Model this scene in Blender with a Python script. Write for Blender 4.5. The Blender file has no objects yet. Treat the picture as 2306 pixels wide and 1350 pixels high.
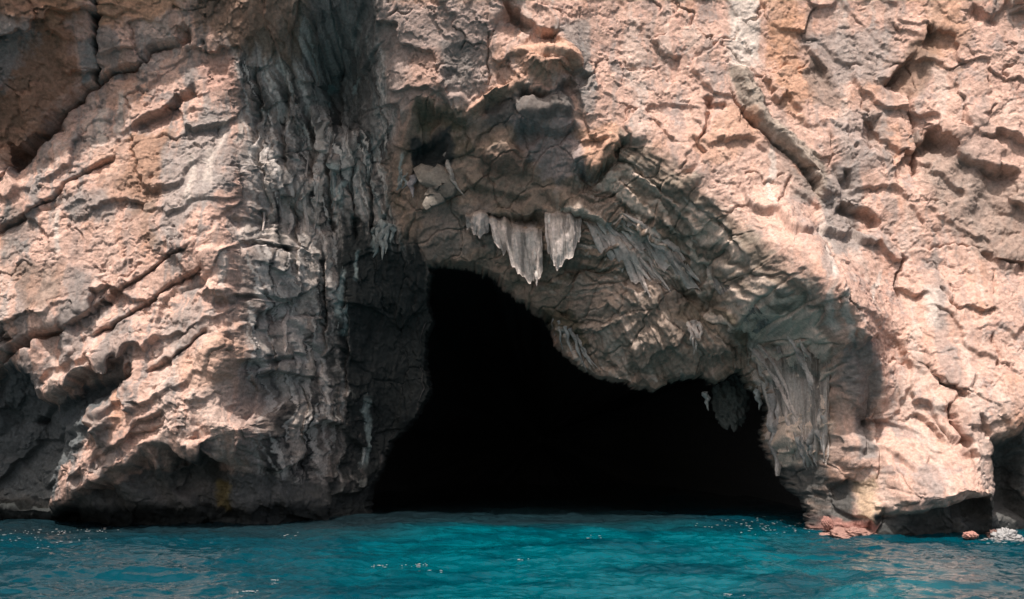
import bpy, math, random
import numpy as np

random.seed(7)
np.random.seed(7)
RAD = math.radians
f32 = np.float32
scene = bpy.context.scene
COL = scene.collection

# ------------------------------------------------------------------ camera
FPX = 2562.0                       # focal length in pixels of the 2306 px wide photograph
CAMY, CAMZ = -40.0, 3.0
PITCH = RAD(7.01)
cam_data = bpy.data.cameras.new("camera")
cam_data.sensor_width = 36.0
cam_data.lens = 36.0 * FPX / 2306.0
cam_data.clip_start = 0.1
cam_data.clip_end = 9000.0
cam = bpy.data.objects.new("camera", cam_data)
COL.objects.link(cam)
cam.location = (0.0, CAMY, CAMZ)
cam.rotation_euler = (RAD(90.0) + PITCH, 0.0, 0.0)
scene.camera = cam

# ------------------------------------------------------------------ sky, sun, exposure
SUN_EL, SUN_AZ = 60.0, -22.0       # azimuth measured from straight behind the camera, minus = to its left
SUN_DIR = (math.cos(RAD(SUN_EL)) * math.sin(RAD(SUN_AZ)),
           -math.cos(RAD(SUN_EL)) * math.cos(RAD(SUN_AZ)),
           math.sin(RAD(SUN_EL)))
world = bpy.data.worlds.new("World")
scene.world = world
world.use_nodes = True
wn = world.node_tree
bg = wn.nodes["Background"]
sky = wn.nodes.new("ShaderNodeTexSky")
sky.sky_type = 'NISHITA'
sky.sun_disc = False
sky.sun_elevation = RAD(SUN_EL)
sky.sun_rotation = math.atan2(SUN_DIR[0], SUN_DIR[1])
sky.air_density = 1.0
sky.dust_density = 7.0
sky.ozone_density = 0.0
wn.links.new(sky.outputs[0], bg.inputs[0])
bg.inputs[1].default_value = 0.14

sun_data = bpy.data.lights.new("sun", 'SUN')
sun_data.energy = 5.0
sun_data.angle = RAD(0.55)
sun_data.color = (1.0, 0.935, 0.875)
sun = bpy.data.objects.new("sun", sun_data)
COL.objects.link(sun)
from mathutils import Vector, Quaternion
sun.rotation_euler = Vector(SUN_DIR).to_track_quat('Z', 'Y').to_euler()
sun.location = (-30, -60, 60)

scene.view_settings.view_transform = 'Standard'
scene.view_settings.look = 'None'
scene.view_settings.exposure = -0.02
scene.view_settings.gamma = 1.0
scene.view_settings.use_curve_mapping = False
scene.render.engine = 'CYCLES'
scene.cycles.max_bounces = 6
scene.cycles.use_denoising = True

# ------------------------------------------------------------------ small helpers
def ray(px, py):
    r = (px - 1153.0) / FPX
    u = (675.0 - py) / FPX
    c, s = math.cos(PITCH), math.sin(PITCH)
    return r, c - u * s, s + u * c

def at(px, py, y):
    """the point at depth y that the photograph shows at (px, py)"""
    rx, ry, rz = ray(px, py)
    t = (y - CAMY) / ry
    return rx * t, CAMZ + rz * t

def sst(a, b, x):
    t = np.clip((x - a) / (b - a), 0.0, 1.0)
    return t * t * (3.0 - 2.0 * t)

_ANG = np.linspace(0, 2 * np.pi, 1024, endpoint=False)
_COS, _SIN = np.cos(_ANG).astype(f32), np.sin(_ANG).astype(f32)

def hash2(ix, iy, seed):
    h = ix.astype(np.uint32) * np.uint32(374761393) + iy.astype(np.uint32) * np.uint32(668265263) \
        + np.uint32((seed * 2246822519) & 0xffffffff)
    h ^= h >> np.uint32(13)
    h *= np.uint32(1274126177)
    h ^= h >> np.uint32(16)
    h *= np.uint32(2246822519)
    h ^= h >> np.uint32(15)
    return h

def perlin2(x, y, seed=0):
    x0, y0 = np.floor(x), np.floor(y)
    xi, yi = x0.astype(np.int32), y0.astype(np.int32)
    xf, yf = (x - x0).astype(f32), (y - y0).astype(f32)
    u = xf * xf * xf * (xf * (xf * 6 - 15) + 10)
    v = yf * yf * yf * (yf * (yf * 6 - 15) + 10)
    def g(dx, dy):
        k = hash2(xi + dx, yi + dy, seed) & np.uint32(1023)
        return _COS[k] * (xf - dx) + _SIN[k] * (yf - dy)
    a = g(0, 0); a = a + u * (g(1, 0) - a)
    b = g(0, 1); b = b + u * (g(1, 1) - b)
    return (a + v * (b - a)) * f32(1.5)

def fbm2(x, y, octaves=4, seed=0, gain=0.5, lac=2.03, ridged=False):
    s = 0.0; amp = 1.0; tot = 0.0; fx, fy = x, y
    for k in range(octaves):
        n = perlin2(fx, fy, seed + 17 * k)
        if ridged:
            n = 1.0 - 2.0 * np.abs(n)
        s = s + amp * n
        tot += amp
        amp *= gain
        fx, fy = fx * lac + 3.7, fy * lac - 1.9
    return s / tot

def cells2(x, y, seed=0, jitter=0.9):
    """F1, F2 and for the nearest cell a few random numbers and the offset from its centre"""
    xi, yi = np.floor(x).astype(np.int32), np.floor(y).astype(np.int32)
    f1 = np.full(x.shape, 9.0, f32); f2 = np.full(x.shape, 9.0, f32)
    hb = np.zeros(x.shape, np.uint32); ox = np.zeros(x.shape, f32); oy = np.zeros(x.shape, f32)
    for dx in (-1, 0, 1):
        for dy in (-1, 0, 1):
            h = hash2(xi + dx, yi + dy, seed)
            cx = xi + dx + 0.5 + jitter * ((h & np.uint32(1023)).astype(f32) / 1023.0 - 0.5)
            cy = yi + dy + 0.5 + jitter * (((h >> np.uint32(10)) & np.uint32(1023)).astype(f32) / 1023.0 - 0.5)
            ex, ey = (x - cx).astype(f32), (y - cy).astype(f32)
            d = np.sqrt(ex * ex + ey * ey)
            near = d < f1
            f2 = np.where(near, f1, np.minimum(f2, d))
            f1 = np.where(near, d, f1)
            hb = np.where(near, h, hb)
            ox = np.where(near, ex, ox); oy = np.where(near, ey, oy)
    h2 = hash2(hb.astype(np.int32), (hb >> np.uint32(7)).astype(np.int32), seed + 5)
    r1 = (h2 & np.uint32(1023)).astype(f32) / 1023.0
    r2 = ((h2 >> np.uint32(10)) & np.uint32(1023)).astype(f32) / 1023.0
    r3 = ((h2 >> np.uint32(20)) & np.uint32(1023)).astype(f32) / 1023.0
    return f1, f2, r1, r2, r3, ox, oy

def box_blur(a, r):
    for ax in (0, 1):
        p = np.pad(a, [(r + 1, r) if k == ax else (0, 0) for k in (0, 1)], mode='edge')
        c = np.cumsum(p, axis=ax, dtype=np.float64)
        n = a.shape[ax]
        hi = np.take(c, np.arange(2 * r + 1, 2 * r + 1 + n), axis=ax)
        lo = np.take(c, np.arange(0, n), axis=ax)
        a = ((hi - lo) / (2 * r + 1)).astype(f32)
    return a

# ------------------------------------------------------------------ materials
def node_mat(name):
    m = bpy.data.materials.new(name)
    m.use_nodes = True
    nt = m.node_tree
    return m, nt, nt.nodes["Principled BSDF"]

def rock_material(name, rough=0.92, bump=1.0):
    m, nt, b = node_mat(name)
    N, L = nt.nodes, nt.links
    att = N.new("ShaderNodeAttribute"); att.attribute_name = "tint"
    geo = N.new("ShaderNodeNewGeometry")
    n1 = N.new("ShaderNodeTexNoise"); n1.inputs["Scale"].default_value = 9.0
    n1.inputs["Detail"].default_value = 6.0; n1.inputs["Roughness"].default_value = 0.7
    n2 = N.new("ShaderNodeTexNoise"); n2.inputs["Scale"].default_value = 38.0
    n2.inputs["Detail"].default_value = 4.0; n2.inputs["Roughness"].default_value = 0.65
    L.new(geo.outputs["Position"], n1.inputs["Vector"]); L.new(geo.outputs["Position"], n2.inputs["Vector"])
    r1 = N.new("ShaderNodeValToRGB")
    r1.color_ramp.elements[0].position = 0.3; r1.color_ramp.elements[0].color = (0.62, 0.60, 0.58, 1)
    r1.color_ramp.elements[1].position = 0.66; r1.color_ramp.elements[1].color = (1.14, 1.13, 1.12, 1)
    L.new(n1.outputs["Fac"], r1.inputs["Fac"])
    mx = N.new("ShaderNodeMix"); mx.data_type = 'RGBA'; mx.blend_type = 'MULTIPLY'
    mx.inputs[0].default_value = 1.0
    L.new(att.outputs["Color"], mx.inputs[6]); L.new(r1.outputs["Color"], mx.inputs[7])
    L.new(mx.outputs[2], b.inputs["Base Color"])
    b.inputs["Roughness"].default_value = rough
    b.inputs["Specular IOR Level"].default_value = 0.25
    b1 = N.new("ShaderNodeBump"); b1.inputs["Strength"].default_value = 0.6 * bump
    b1.inputs["Distance"].default_value = 0.07
    L.new(n1.outputs["Fac"], b1.inputs["Height"])
    b2 = N.new("ShaderNodeBump"); b2.inputs["Strength"].default_value = 0.4 * bump
    b2.inputs["Distance"].default_value = 0.02
    L.new(n2.outputs["Fac"], b2.inputs["Height"])
    L.new(b1.outputs[0], b2.inputs["Normal"]); L.new(b2.outputs[0], b.inputs["Normal"])
    return m

M_ROCK = rock_material("limestone")

def tag(o, label=None, cat=None, group=None, kind=None):
    if label: o["label"] = label
    if cat: o["category"] = cat
    if group: o["group"] = group
    if kind: o["kind"] = kind
    return o

def mesh_np(name, verts, quads, mat, parent=None, tint=None, tris=None, smooth=True):
    """one mesh object from numpy arrays"""
    me = bpy.data.meshes.new(name)
    nv, nq = len(verts), len(quads)
    me.vertices.add(nv)
    me.vertices.foreach_set("co", np.ascontiguousarray(verts, f32).ravel())
    me.loops.add(nq * 4)
    me.loops.foreach_set("vertex_index", np.ascontiguousarray(quads, np.int32).ravel())
    me.polygons.add(nq)
    me.polygons.foreach_set("loop_start", np.arange(0, nq * 4, 4, dtype=np.int32))
    me.polygons.foreach_set("use_smooth", np.full(nq, smooth, bool))
    me.update(calc_edges=True)
    if tint is not None:
        a = me.color_attributes.new("tint", 'FLOAT_COLOR', 'POINT')
        c = np.ones((nv, 4), f32); c[:, :3] = tint
        a.data.foreach_set("color", c.ravel())
    me.materials.append(mat)
    o = bpy.data.objects.new(name, me)
    COL.objects.link(o)
    if parent is not None:
        o.parent = parent
    return o

def empty(name, loc=(0, 0, 0)):
    e = bpy.data.objects.new(name, None)
    e.empty_display_size = 0.3
    e.location = loc
    COL.objects.link(e)
    return e

# ================================================================== THE CLIFF
# the rock face is a relief over a vertical plane: x along the cliff, z up, y the depth (minus = towards the sea)
STEP = 0.031
xs = np.arange(-20.4, 20.4, STEP)
side = np.cumsum(np.geomspace(0.06, 4.0, 34))
xs = np.concatenate([xs[0] - side[::-1], xs, xs[-1] + side]).astype(f32)
zs = np.arange(-0.7, 20.3, STEP)
zs = np.concatenate([[-6.0, -3.0, -1.6, -1.1, -0.85], zs, zs[-1] + np.cumsum(np.geomspace(0.06, 3.5, 26))]).astype(f32)
NX, NZ = len(xs), len(zs)
X, Z = np.meshgrid(xs, zs)

# ---- broad shape: depths at control points (px, py, depth)
CTRL = [
 # far left and upper left block
 (-500,-200,-2.2),(-500,300,-1.6),(-500,700,-1.6),(-500,1180,0.2),
 (0,-250,-5.2),(0,0,-4.0),(0,180,-2.6),(0,330,-1.35),(100,0,-3.5),(100,120,-2.6),(100,240,-1.65),(190,-250,-4.4),(190,0,-2.7),(190,150,-1.6),
 (300,-200,-3.4),(300,0,-2.1),(300,60,-1.9),(430,0,-1.7),(430,80,-1.3),
 (0,420,-1.5),(0,600,-1.7),(0,720,-1.9),(150,350,-1.5),(150,560,-1.9),(150,720,-2.1),
 (300,200,-1.3),(300,400,-1.6),(300,600,-1.9),(300,760,-2.2),(300,900,-2.5),
 (430,180,-0.9),(430,400,-1.4),(430,620,-1.9),(430,800,-2.2),(450,950,-2.5),(560,960,-2.2),
 (0,860,-0.9),(0,960,0.3),(0,1080,1.3),(90,1000,0.4),(60,1110,1.0),(150,1100,-1.8),(250,1050,-2.1),(400,1030,-1.9),
 (-150,1190,1.4),(0,1190,1.5),(200,1190,0.6),(400,1190,0.5),(550,1180,0.3),(400,1110,-0.4),(550,1060,-0.4),
 (520,200,-0.7),(525,400,-1.2),(530,560,-1.75),(530,680,-1.8),(535,820,-1.8),
 # fluted wall turning into the cave
 (560,-200,-2.6),(600,50,-1.6),(570,300,-0.1),(600,300,0.6),(575,500,-0.4),(610,500,0.9),(575,700,-0.8),(610,700,0.6),(575,860,-0.8),(620,900,1.0),(640,1080,1.3),(640,1180,1.5),
 (700,-200,-3.4),(700,60,-1.3),(700,160,0.4),(700,260,1.2),(700,400,1.7),(700,600,2.1),(700,800,2.5),(710,1000,3.1),(720,1170,3.3),
 (780,-200,-2.6),(780,60,-0.7),(780,150,1.0),(780,250,1.7),(780,500,2.9),(780,700,3.4),(790,900,4.6),(790,1170,5.4),
 (860,60,-1.5),(850,160,-0.2),(850,250,0.6),(860,400,2.0),(860,560,3.2),(870,750,5.4),(870,950,6.8),
 (930,520,2.4),(960,600,3.2),(960,800,5.8),(930,950,6.6),(960,300,-0.1),
 # nose above the cave
 (950,-250,-3.6),(950,0,-1.8),(960,120,-1.5),(940,240,-0.9),(960,300,0.2),(960,420,1.3),(1000,520,1.9),(1020,590,2.7),
 (1100,-250,-3.4),(1100,0,-2.1),(1080,150,-1.5),(1080,250,-0.8),(1080,350,0.0),(1100,450,1.0),(1100,540,1.8),(1130,620,2.7),
 (1230,-250,-2.6),(1230,0,-1.9),(1230,110,-2.3),(1230,240,-1.5),(1230,350,-0.5),(1230,450,0.5),(1230,560,1.3),(1220,690,3.2),
 (1330,150,-1.5),(1340,280,-1.6),(1340,360,-1.3),
 (1400,-250,-2.0),(1400,0,-1.2),(1450,150,-1.3),(1500,280,-1.5),
 (1390,290,-1.6),(1440,325,-1.7),(1500,370,-1.8),(1560,410,-1.9),(1610,455,-2.0),(1670,500,-2.4),(1713,555,-3.2),(1770,600,-4.3),
 (1823,657,-4.6),(1853,710,-4.5),(1880,780,-4.0),(1885,830,-3.4),(1890,900,-3.0),(1885,990,-2.9),(1880,1060,-2.8),(1880,1150,-2.6),
 (1400,420,-0.6),(1400,520,0.3),(1400,650,1.5),(1390,760,2.6),(1370,850,3.5),
 (1500,480,-0.6),(1500,600,0.6),(1500,740,1.9),(1500,860,3.1),
 (1620,560,-0.9),(1620,660,0.4),(1620,760,1.3),(1600,850,2.4),
 (1740,650,-3.4),(1690,640,-1.7),(1730,760,0.3),(1720,860,1.6),(1690,950,2.8),
 (1820,740,-2.7),(1780,690,-3.3),(1830,830,-1.3),(1810,880,-0.6),(1800,960,-0.3),(1780,1060,0.5),(1838,1000,-1.6),(1840,900,-1.6),(1820,1120,-0.9),(1800,1180,-0.2),
 # right wall
 (1560,0,-1.0),(1700,-250,-1.6),(1700,60,-1.2),(1700,250,-1.5),(1700,420,-1.9),
 (1850,100,-1.1),(1850,330,-1.7),(1850,520,-2.2),(1960,650,-2.5),
 (2000,-250,-1.8),(2000,0,-1.4),(2000,300,-1.5),(2000,470,-2.0),(2000,800,-2.8),(1950,950,-2.8),(1930,1100,-3.0),(1930,1190,-3.2),
 (2150,-250,-2.2),(2150,100,-1.9),(2150,330,-2.0),(2170,500,-2.3),(2150,700,-3.1),(2120,900,-3.7),
 (2060,1040,-4.2),(2160,1040,-4.6),(2100,1130,-5.2),(2220,1120,-5.0),(2000,1140,-4.4),(2100,1200,-4.4),
 (2306,0,-2.4),(2306,350,-2.5),(2306,600,-2.6),(2306,800,-3.6),(2300,950,-4.0),(2280,1060,-2.6),(2306,1180,-2.2),
 (2700,0,-3.0),(2700,500,-3.4),(2700,900,-4.4),(2700,1180,-4.0),(1100,-700,-3.6),(0,-700,-4.5),(2300,-700,-3.5),
 (1300,1000,4.6),(1500,1050,4.6),(1650,1060,4.2),(1050,800,5.4),(1100,1000,5.6),
]
cp = np.array([(*at(a, b, c), c) for a, b, c in CTRL])
def tps_phi(r2):
    return 0.5 * r2 * np.log(np.maximum(r2, 1e-9))
n = len(cp)
d2 = (cp[:, None, 0] - cp[None, :, 0]) ** 2 + (cp[:, None, 1] - cp[None, :, 1]) ** 2
A = np.zeros((n + 3, n + 3))
A[:n, :n] = tps_phi(d2) + np.eye(n) * 0.12
A[:n, n] = 1; A[:n, n + 1:] = cp[:, :2]; A[n:, :n] = A[:n, n:].T
wts = np.linalg.solve(A, np.concatenate([cp[:, 2], np.zeros(3)]))
mx_ = np.arange(-30, 30.01, 0.12); mz_ = np.arange(-4, 30.01, 0.12)
MX, MZ = np.meshgrid(mx_, mz_)
M = wts[n] + wts[n + 1] * MX + wts[n + 2] * MZ
for i in range(n):
    M += wts[i] * tps_phi((MX - cp[i, 0]) ** 2 + (MZ - cp[i, 1]) ** 2)
M = np.clip(M, -7.5, 9.5).astype(f32)

def sample(G, gx, gz, x, z):
    """bilinear look-up of the regular or stretched grid G"""
    x = np.clip(x, gx[0], gx[-1] - 1e-4); z = np.clip(z, gz[0], gz[-1] - 1e-4)
    i = np.clip(np.searchsorted(gx, x, side='right') - 1, 0, len(gx) - 2)
    j = np.clip(np.searchsorted(gz, z, side='right') - 1, 0, len(gz) - 2)
    a = (x - gx[i]) / (gx[i + 1] - gx[i]); b = (z - gz[j]) / (gz[j + 1] - gz[j])
    return (G[j, i] * (1 - a) * (1 - b) + G[j, i + 1] * a * (1 - b) + G[j + 1, i] * (1 - a) * b + G[j + 1, i + 1] * a * b)

Y = sample(M, mx_, mz_, X, Z).astype(f32)

def P(px, py, G=None, gx=None, gz=None):
    """wall coordinates of a place on the rock"""
    G = M if G is None else G; gx = mx_ if gx is None else gx; gz = mz_ if gz is None else gz
    y = 0.0
    for _ in range(12):
        x, z = at(px, py, y)
        y = 0.5 * y + 0.5 * float(sample(G, gx, gz, np.array(x), np.array(z)))
    return at(px, py, y)

# ---- wobbling coordinates, so that no drawn line is straight
W1 = fbm2(X * 0.9, Z * 0.9, 3, 11); W2 = fbm2(X * 0.9, Z * 0.9, 3, 23)
W3 = fbm2(X * 4.2, Z * 4.2, 3, 31); W4 = fbm2(X * 4.2, Z * 4.2, 3, 37)
XW = X + 0.22 * W1 + 0.07 * W3
ZW = Z + 0.22 * W2 + 0.07 * W4

def window(pts, margin):
    x0, x1 = pts[:, 0].min() - margin, pts[:, 0].max() + margin
    z0, z1 = pts[:, 1].min() - margin, pts[:, 1].max() + margin
    i0, i1 = np.searchsorted(xs, x0), np.searchsorted(xs, x1)
    j0, j1 = np.searchsorted(zs, z0), np.searchsorted(zs, z1)
    return (slice(max(j0, 0), max(j1, j0 + 2)), slice(max(i0, 0), max(i1, i0 + 2)))

def world_pts(pts):
    return np.array([P(a, b) for a, b in pts])

def line_field(pts, margin, warp=True, raw=False):
    """signed distance to a polyline (plus = on the right of its direction of travel) and the share of its length"""
    w = pts if raw else world_pts(pts)
    sl = window(w, margin + 0.4)
    gx, gz = (XW[sl], ZW[sl]) if warp else (X[sl], Z[sl])
    best = np.full(gx.shape, 1e9, f32); sgn = np.ones(gx.shape, f32); tt = np.zeros(gx.shape, f32)
    seg = np.diff(w, axis=0); ln = np.hypot(seg[:, 0], seg[:, 1]); cum = np.concatenate([[0], np.cumsum(ln)])
    for k in range(len(seg)):
        ax, az = w[k]; sx, sz = seg[k]
        t = np.clip(((gx - ax) * sx + (gz - az) * sz) / (ln[k] ** 2 + 1e-9), 0, 1)
        ex, ez = gx - ax - t * sx, gz - az - t * sz
        d = ex * ex + ez * ez
        m = d < best
        best = np.where(m, d, best)
        sgn = np.where(m, np.where(ex * sz - ez * sx >= 0, 1.0, -1.0), sgn)
        tt = np.where(m, (cum[k] + t * ln[k]) / cum[-1], tt)
    return sl, (np.sqrt(best) * sgn).astype(f32), tt.astype(f32), cum[-1]

def poly_field(pts, margin, warp=True):
    """signed distance to a closed outline, plus = inside"""
    w = world_pts(pts)
    sl = window(w, margin + 0.4)
    gx, gz = (XW[sl], ZW[sl]) if warp else (X[sl], Z[sl])
    best = np.full(gx.shape, 1e9, f32); ins = np.zeros(gx.shape, bool)
    m = len(w)
    for k in range(m):
        ax, az = w[k]; bx, bz = w[(k + 1) % m]
        sx, sz = bx - ax, bz - az
        t = np.clip(((gx - ax) * sx + (gz - az) * sz) / (sx * sx + sz * sz + 1e-9), 0, 1)
        ex, ez = gx - ax - t * sx, gz - az - t * sz
        best = np.minimum(best, ex * ex + ez * ez)
        if abs(sz) > 1e-9:
            c = ((az > gz) != (bz > gz)) & (gx < (gz - az) * sx / sz + ax)
            ins ^= c
    d = np.sqrt(best)
    return sl, np.where(ins, d, -d).astype(f32)

def mask(pts, feather=0.5, warp=True):
    """0..1 over the whole face"""
    sl, d = poly_field(pts, feather + 0.3, warp)
    out = np.zeros_like(X)
    out[sl] = sst(-feather, feather, d)
    return out

def taper(t, a=0.12):
    return sst(0.0, a, t) * (1.0 - sst(1.0 - a, 1.0, t))

def step(pts, h, fall=1.3, lip=0.3, soft=0.035, ends=0.12):
    """the rock on the right-hand side of the line lies h deeper and comes back over the distance fall"""
    sl, d, t, L = line_field(pts, fall + 0.3)
    k = taper(t, ends) * np.clip(0.75 + 1.5 * perlin2((t * L * 0.9).astype(f32), np.full_like(t, L * 3.1), 501), 0.05, 1.35)
    lo = np.clip(1.0 - d / fall, 0, 1) ** 1.4 * h
    hi = -np.clip(1.0 + d / (fall * 1.3), 0, 1) * h * lip
    soft = max(soft, 0.045 + 0.06 * abs(h))
    s = sst(-soft, soft, d)
    Y[sl] += k * (s * lo + (1 - s) * hi)

def crack(pts, w=0.06, depth=0.3, ends=0.15):
    sl, d, t, L = line_field(pts, 4 * w)
    Y[sl] += depth * taper(t, ends) * np.exp(-(d / w) ** 2)

def ridge(pts, w=0.3, h=0.2, ends=0.1):
    sl, d, t, L = line_field(pts, 1.3 * w)
    Y[sl] -= h * taper(t, ends) * np.clip(1 - (d / w) ** 2, 0, 1)

def swell(pts, h, edge=0.6):
    """h out of the face (minus = hollow) inside the outline, rising over the distance edge"""
    sl, d = poly_field(pts, 0.4)
    Y[sl] -= h * sst(-0.05, edge, d)

# ---- outlines used again and again
CAVE = [(958,604),(1000,594),(1060,602),(1120,622),(1170,665),(1210,697),(1243,716),(1252,772),(1300,820),(1350,850),(1430,872),
        (1480,877),(1512,856),(1540,843),(1572,848),(1608,860),(1628,848),(1650,824),(1676,842),(1692,874),(1726,884),(1738,906),(1740,950),(1728,994),(1742,1036),(1756,1072),(1785,1090),(1835,1130),(1850,1170),(1850,1260),
        (820,1260),(822,1180),(832,1100),(880,1000),(935,930),(962,880),(955,800),(966,720)]
RIDGE = [(1340,375),(1390,290),(1440,325),(1500,370),(1560,405),(1610,455),(1670,500),(1713,555),(1770,600),(1823,657),(1853,710),
         (1880,780),(1887,830),(1880,900),(1862,990),(1853,1060),(1858,1150),(1856,1210)]
SOFFIT = [(925,250),(990,262),(1060,275),(1150,265),(1230,285),(1300,300)] + RIDGE + [(1800,1220),(1720,1000),(1500,880),(1300,830),
         (1220,710),(1100,620),(960,600),(890,500),(870,380)]
FLUTE = [(520,110),(556,300),(548,540),(546,680),(548,830),(604,960),(575,1060),(520,1200),(830,1200),(885,1010),(962,880),(958,600),(900,500),
         (870,380),(900,250),(860,80),(850,-60),(690,-60),(600,60),(540,110)]
m_flute = mask(FLUTE, 0.35)
m_soffit = mask(SOFFIT, 0.35)
m_cave = mask(CAVE, 0.3)

# ---- the drawn relief: ledges, cracks, blocks and hollows (photograph pixels)
LINE_A = [(-60,440),(0,394),(20,367),(67,327),(110,277),(147,234),(187,197),(227,177),(267,160),(317,137),(354,113),(384,98),(420,95)]
LINE_C = [(-40,545),(0,520),(47,490),(93,460),(140,420),(184,394),(230,364),(262,335)]
LINE_D = [(143,744),(173,716),(214,694),(254,664),(284,644),(320,624),(350,600),(377,577),(417,557),(440,545)]
LINE_E = [(187,764),(234,740),(264,724),(294,704),(334,680),(367,654),(407,632),(444,604),(470,583)]
LINE_G = [(320,845),(334,834),(367,814),(400,797),(434,770),(472,735)]
LINE_H = [(-80,850),(0,806),(43,777),(83,757),(110,746),(150,738)]
LINE_I = [(40,960),(80,930),(117,900),(167,864),(207,846),(240,822),(275,806)]
STEPS = [
 (LINE_A, 0.40, 1.0, 0.25), (LINE_C, 0.22, 0.9, 0.3), (LINE_D, 0.16, 0.7, 0.3), (LINE_E, 0.14, 0.7, 0.3),
 (LINE_G, 0.22, 0.8, 0.3), (LINE_H, 0.8, 2.8, 0.15), (LINE_I, 0.7, 2.6, 0.2),
 ([(255,300),(290,287),(335,264),(380,242),(412,209),(437,183)], 0.45, 0.9, 0.3),
 ([(140,1092),(187,1050),(234,1004),(280,967),(327,944),(365,925)], 0.45, 0.5, 0.2),
 ([(180,1070),(234,1024),(290,990),(334,967),(370,940)], 0.28, 0.4, 0.2),
 ([(100,1170),(154,1146),(187,1114),(240,1074),(294,1037),(334,1012),(378,1008),(430,1030),(500,1040),(545,1050)], 1.2, 2.2, 0.15),
 ([(440,300),(396,292),(378,330),(362,390),(350,470),(345,560)], -0.0, 0.8, 0.2),
 ([(541,548),(584,547),(624,553),(660,561)], 0.4, 0.5, 0.25), ([(470,677),(521,675),(601,674),(660,671)], 0.4, 0.5, 0.25),
 ([(525,815),(567,817),(617,807),(660,799)], 0.35, 0.5, 0.25), ([(525,494),(570,500),(625,498)], 0.3, 0.5, 0.25),
 # nose above the cave
 ([(915,228),(950,245),(1000,262),(1050,262),(1075,240),(1110,215),(1150,205)], 0.8, 1.6, 0.2),
 ([(1165,190),(1200,200),(1250,205),(1300,180)], 0.45, 0.9, 0.2),
 ([(1160,275),(1210,290),(1270,292),(1300,270)], 0.6, 1.1, 0.2),
 ([(1140,0),(1180,45),(1215,70),(1260,66)], 0.7, 1.4, 0.1), ([(1090,30),(1110,60),(1105,110)], 0.15, 0.4, 0.3),
 ([(1300,370),(1345,385),(1388,352),(1395,300)], 0.8, 1.3, 0.2),
 # right wall
 ([(1985,195),(2040,140),(2075,95),(2103,48)], 0.55, 1.2, 0.3),
 ([(1790,65),(1830,130),(1860,170),(1895,235)], 0.3, 0.9, 0.2),
 ([(2080,275),(2110,290),(2150,335),(2190,362),(2250,380),(2320,385)], 1.0, 2.6, 0.2),
 ([(2190,10),(2230,40),(2280,30),(2320,15)], 0.3, 0.8, 0.3),
 ([(1896,452),(1920,470),(1960,480),(1985,500)], 0.5, 0.9, 0.2),
 ([(1930,740),(1960,770),(1985,760)], 0.3, 0.6, 0.2),
 ([(2020,640),(2060,668),(2090,655)], 0.3, 0.7, 0.25), ([(2170,690),(2210,700),(2245,690)], 0.3, 0.6, 0.25),
 ([(2083,807),(2104,844),(2124,866),(2170,878),(2190,905)], 0.4, 0.8, 0.2),
 ([(2137,905),(2154,943),(2170,975),(2196,1010),(2206,1040)], 0.45, 0.6, 0.15),
 ([(2070,930),(2104,963),(2124,995)], 0.25, 0.5, 0.2), ([(2030,1030),(2040,1050),(2058,1068)], 0.25, 0.5, 0.2),
 ([(1972,1140),(1993,1147),(2050,1156),(2104,1157),(2170,1150),(2215,1136),(2238,1122)], 1.3, 1.7, 0.06),
 ([(2205,960),(2222,1000),(2240,1060),(2236,1120)], -0.0, 1.2, 0.1),
 ([(1870,1035),(1900,1050),(1935,1062),(1968,1050)], 0.25, 0.5, 0.25), ([(1865,1080),(1895,1090),(1935,1085)], 0.35, 0.8, 0.2),
 ([(1555,300),(1590,345),(1560,395),(1530,390)], 0.25, 0.5, 0.2), ([(1440,255),(1470,262),(1510,310),(1530,325)], 0.2, 0.4, 0.3),
 ([(1655,235),(1690,262),(1720,300),(1765,338),(1803,372),(1832,405),(1842,450)], 0.25, 0.6, 0.35),
]
for pts, h, fall, lip in STEPS:
    if h:
        step(pts, h, fall, lip)
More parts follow.
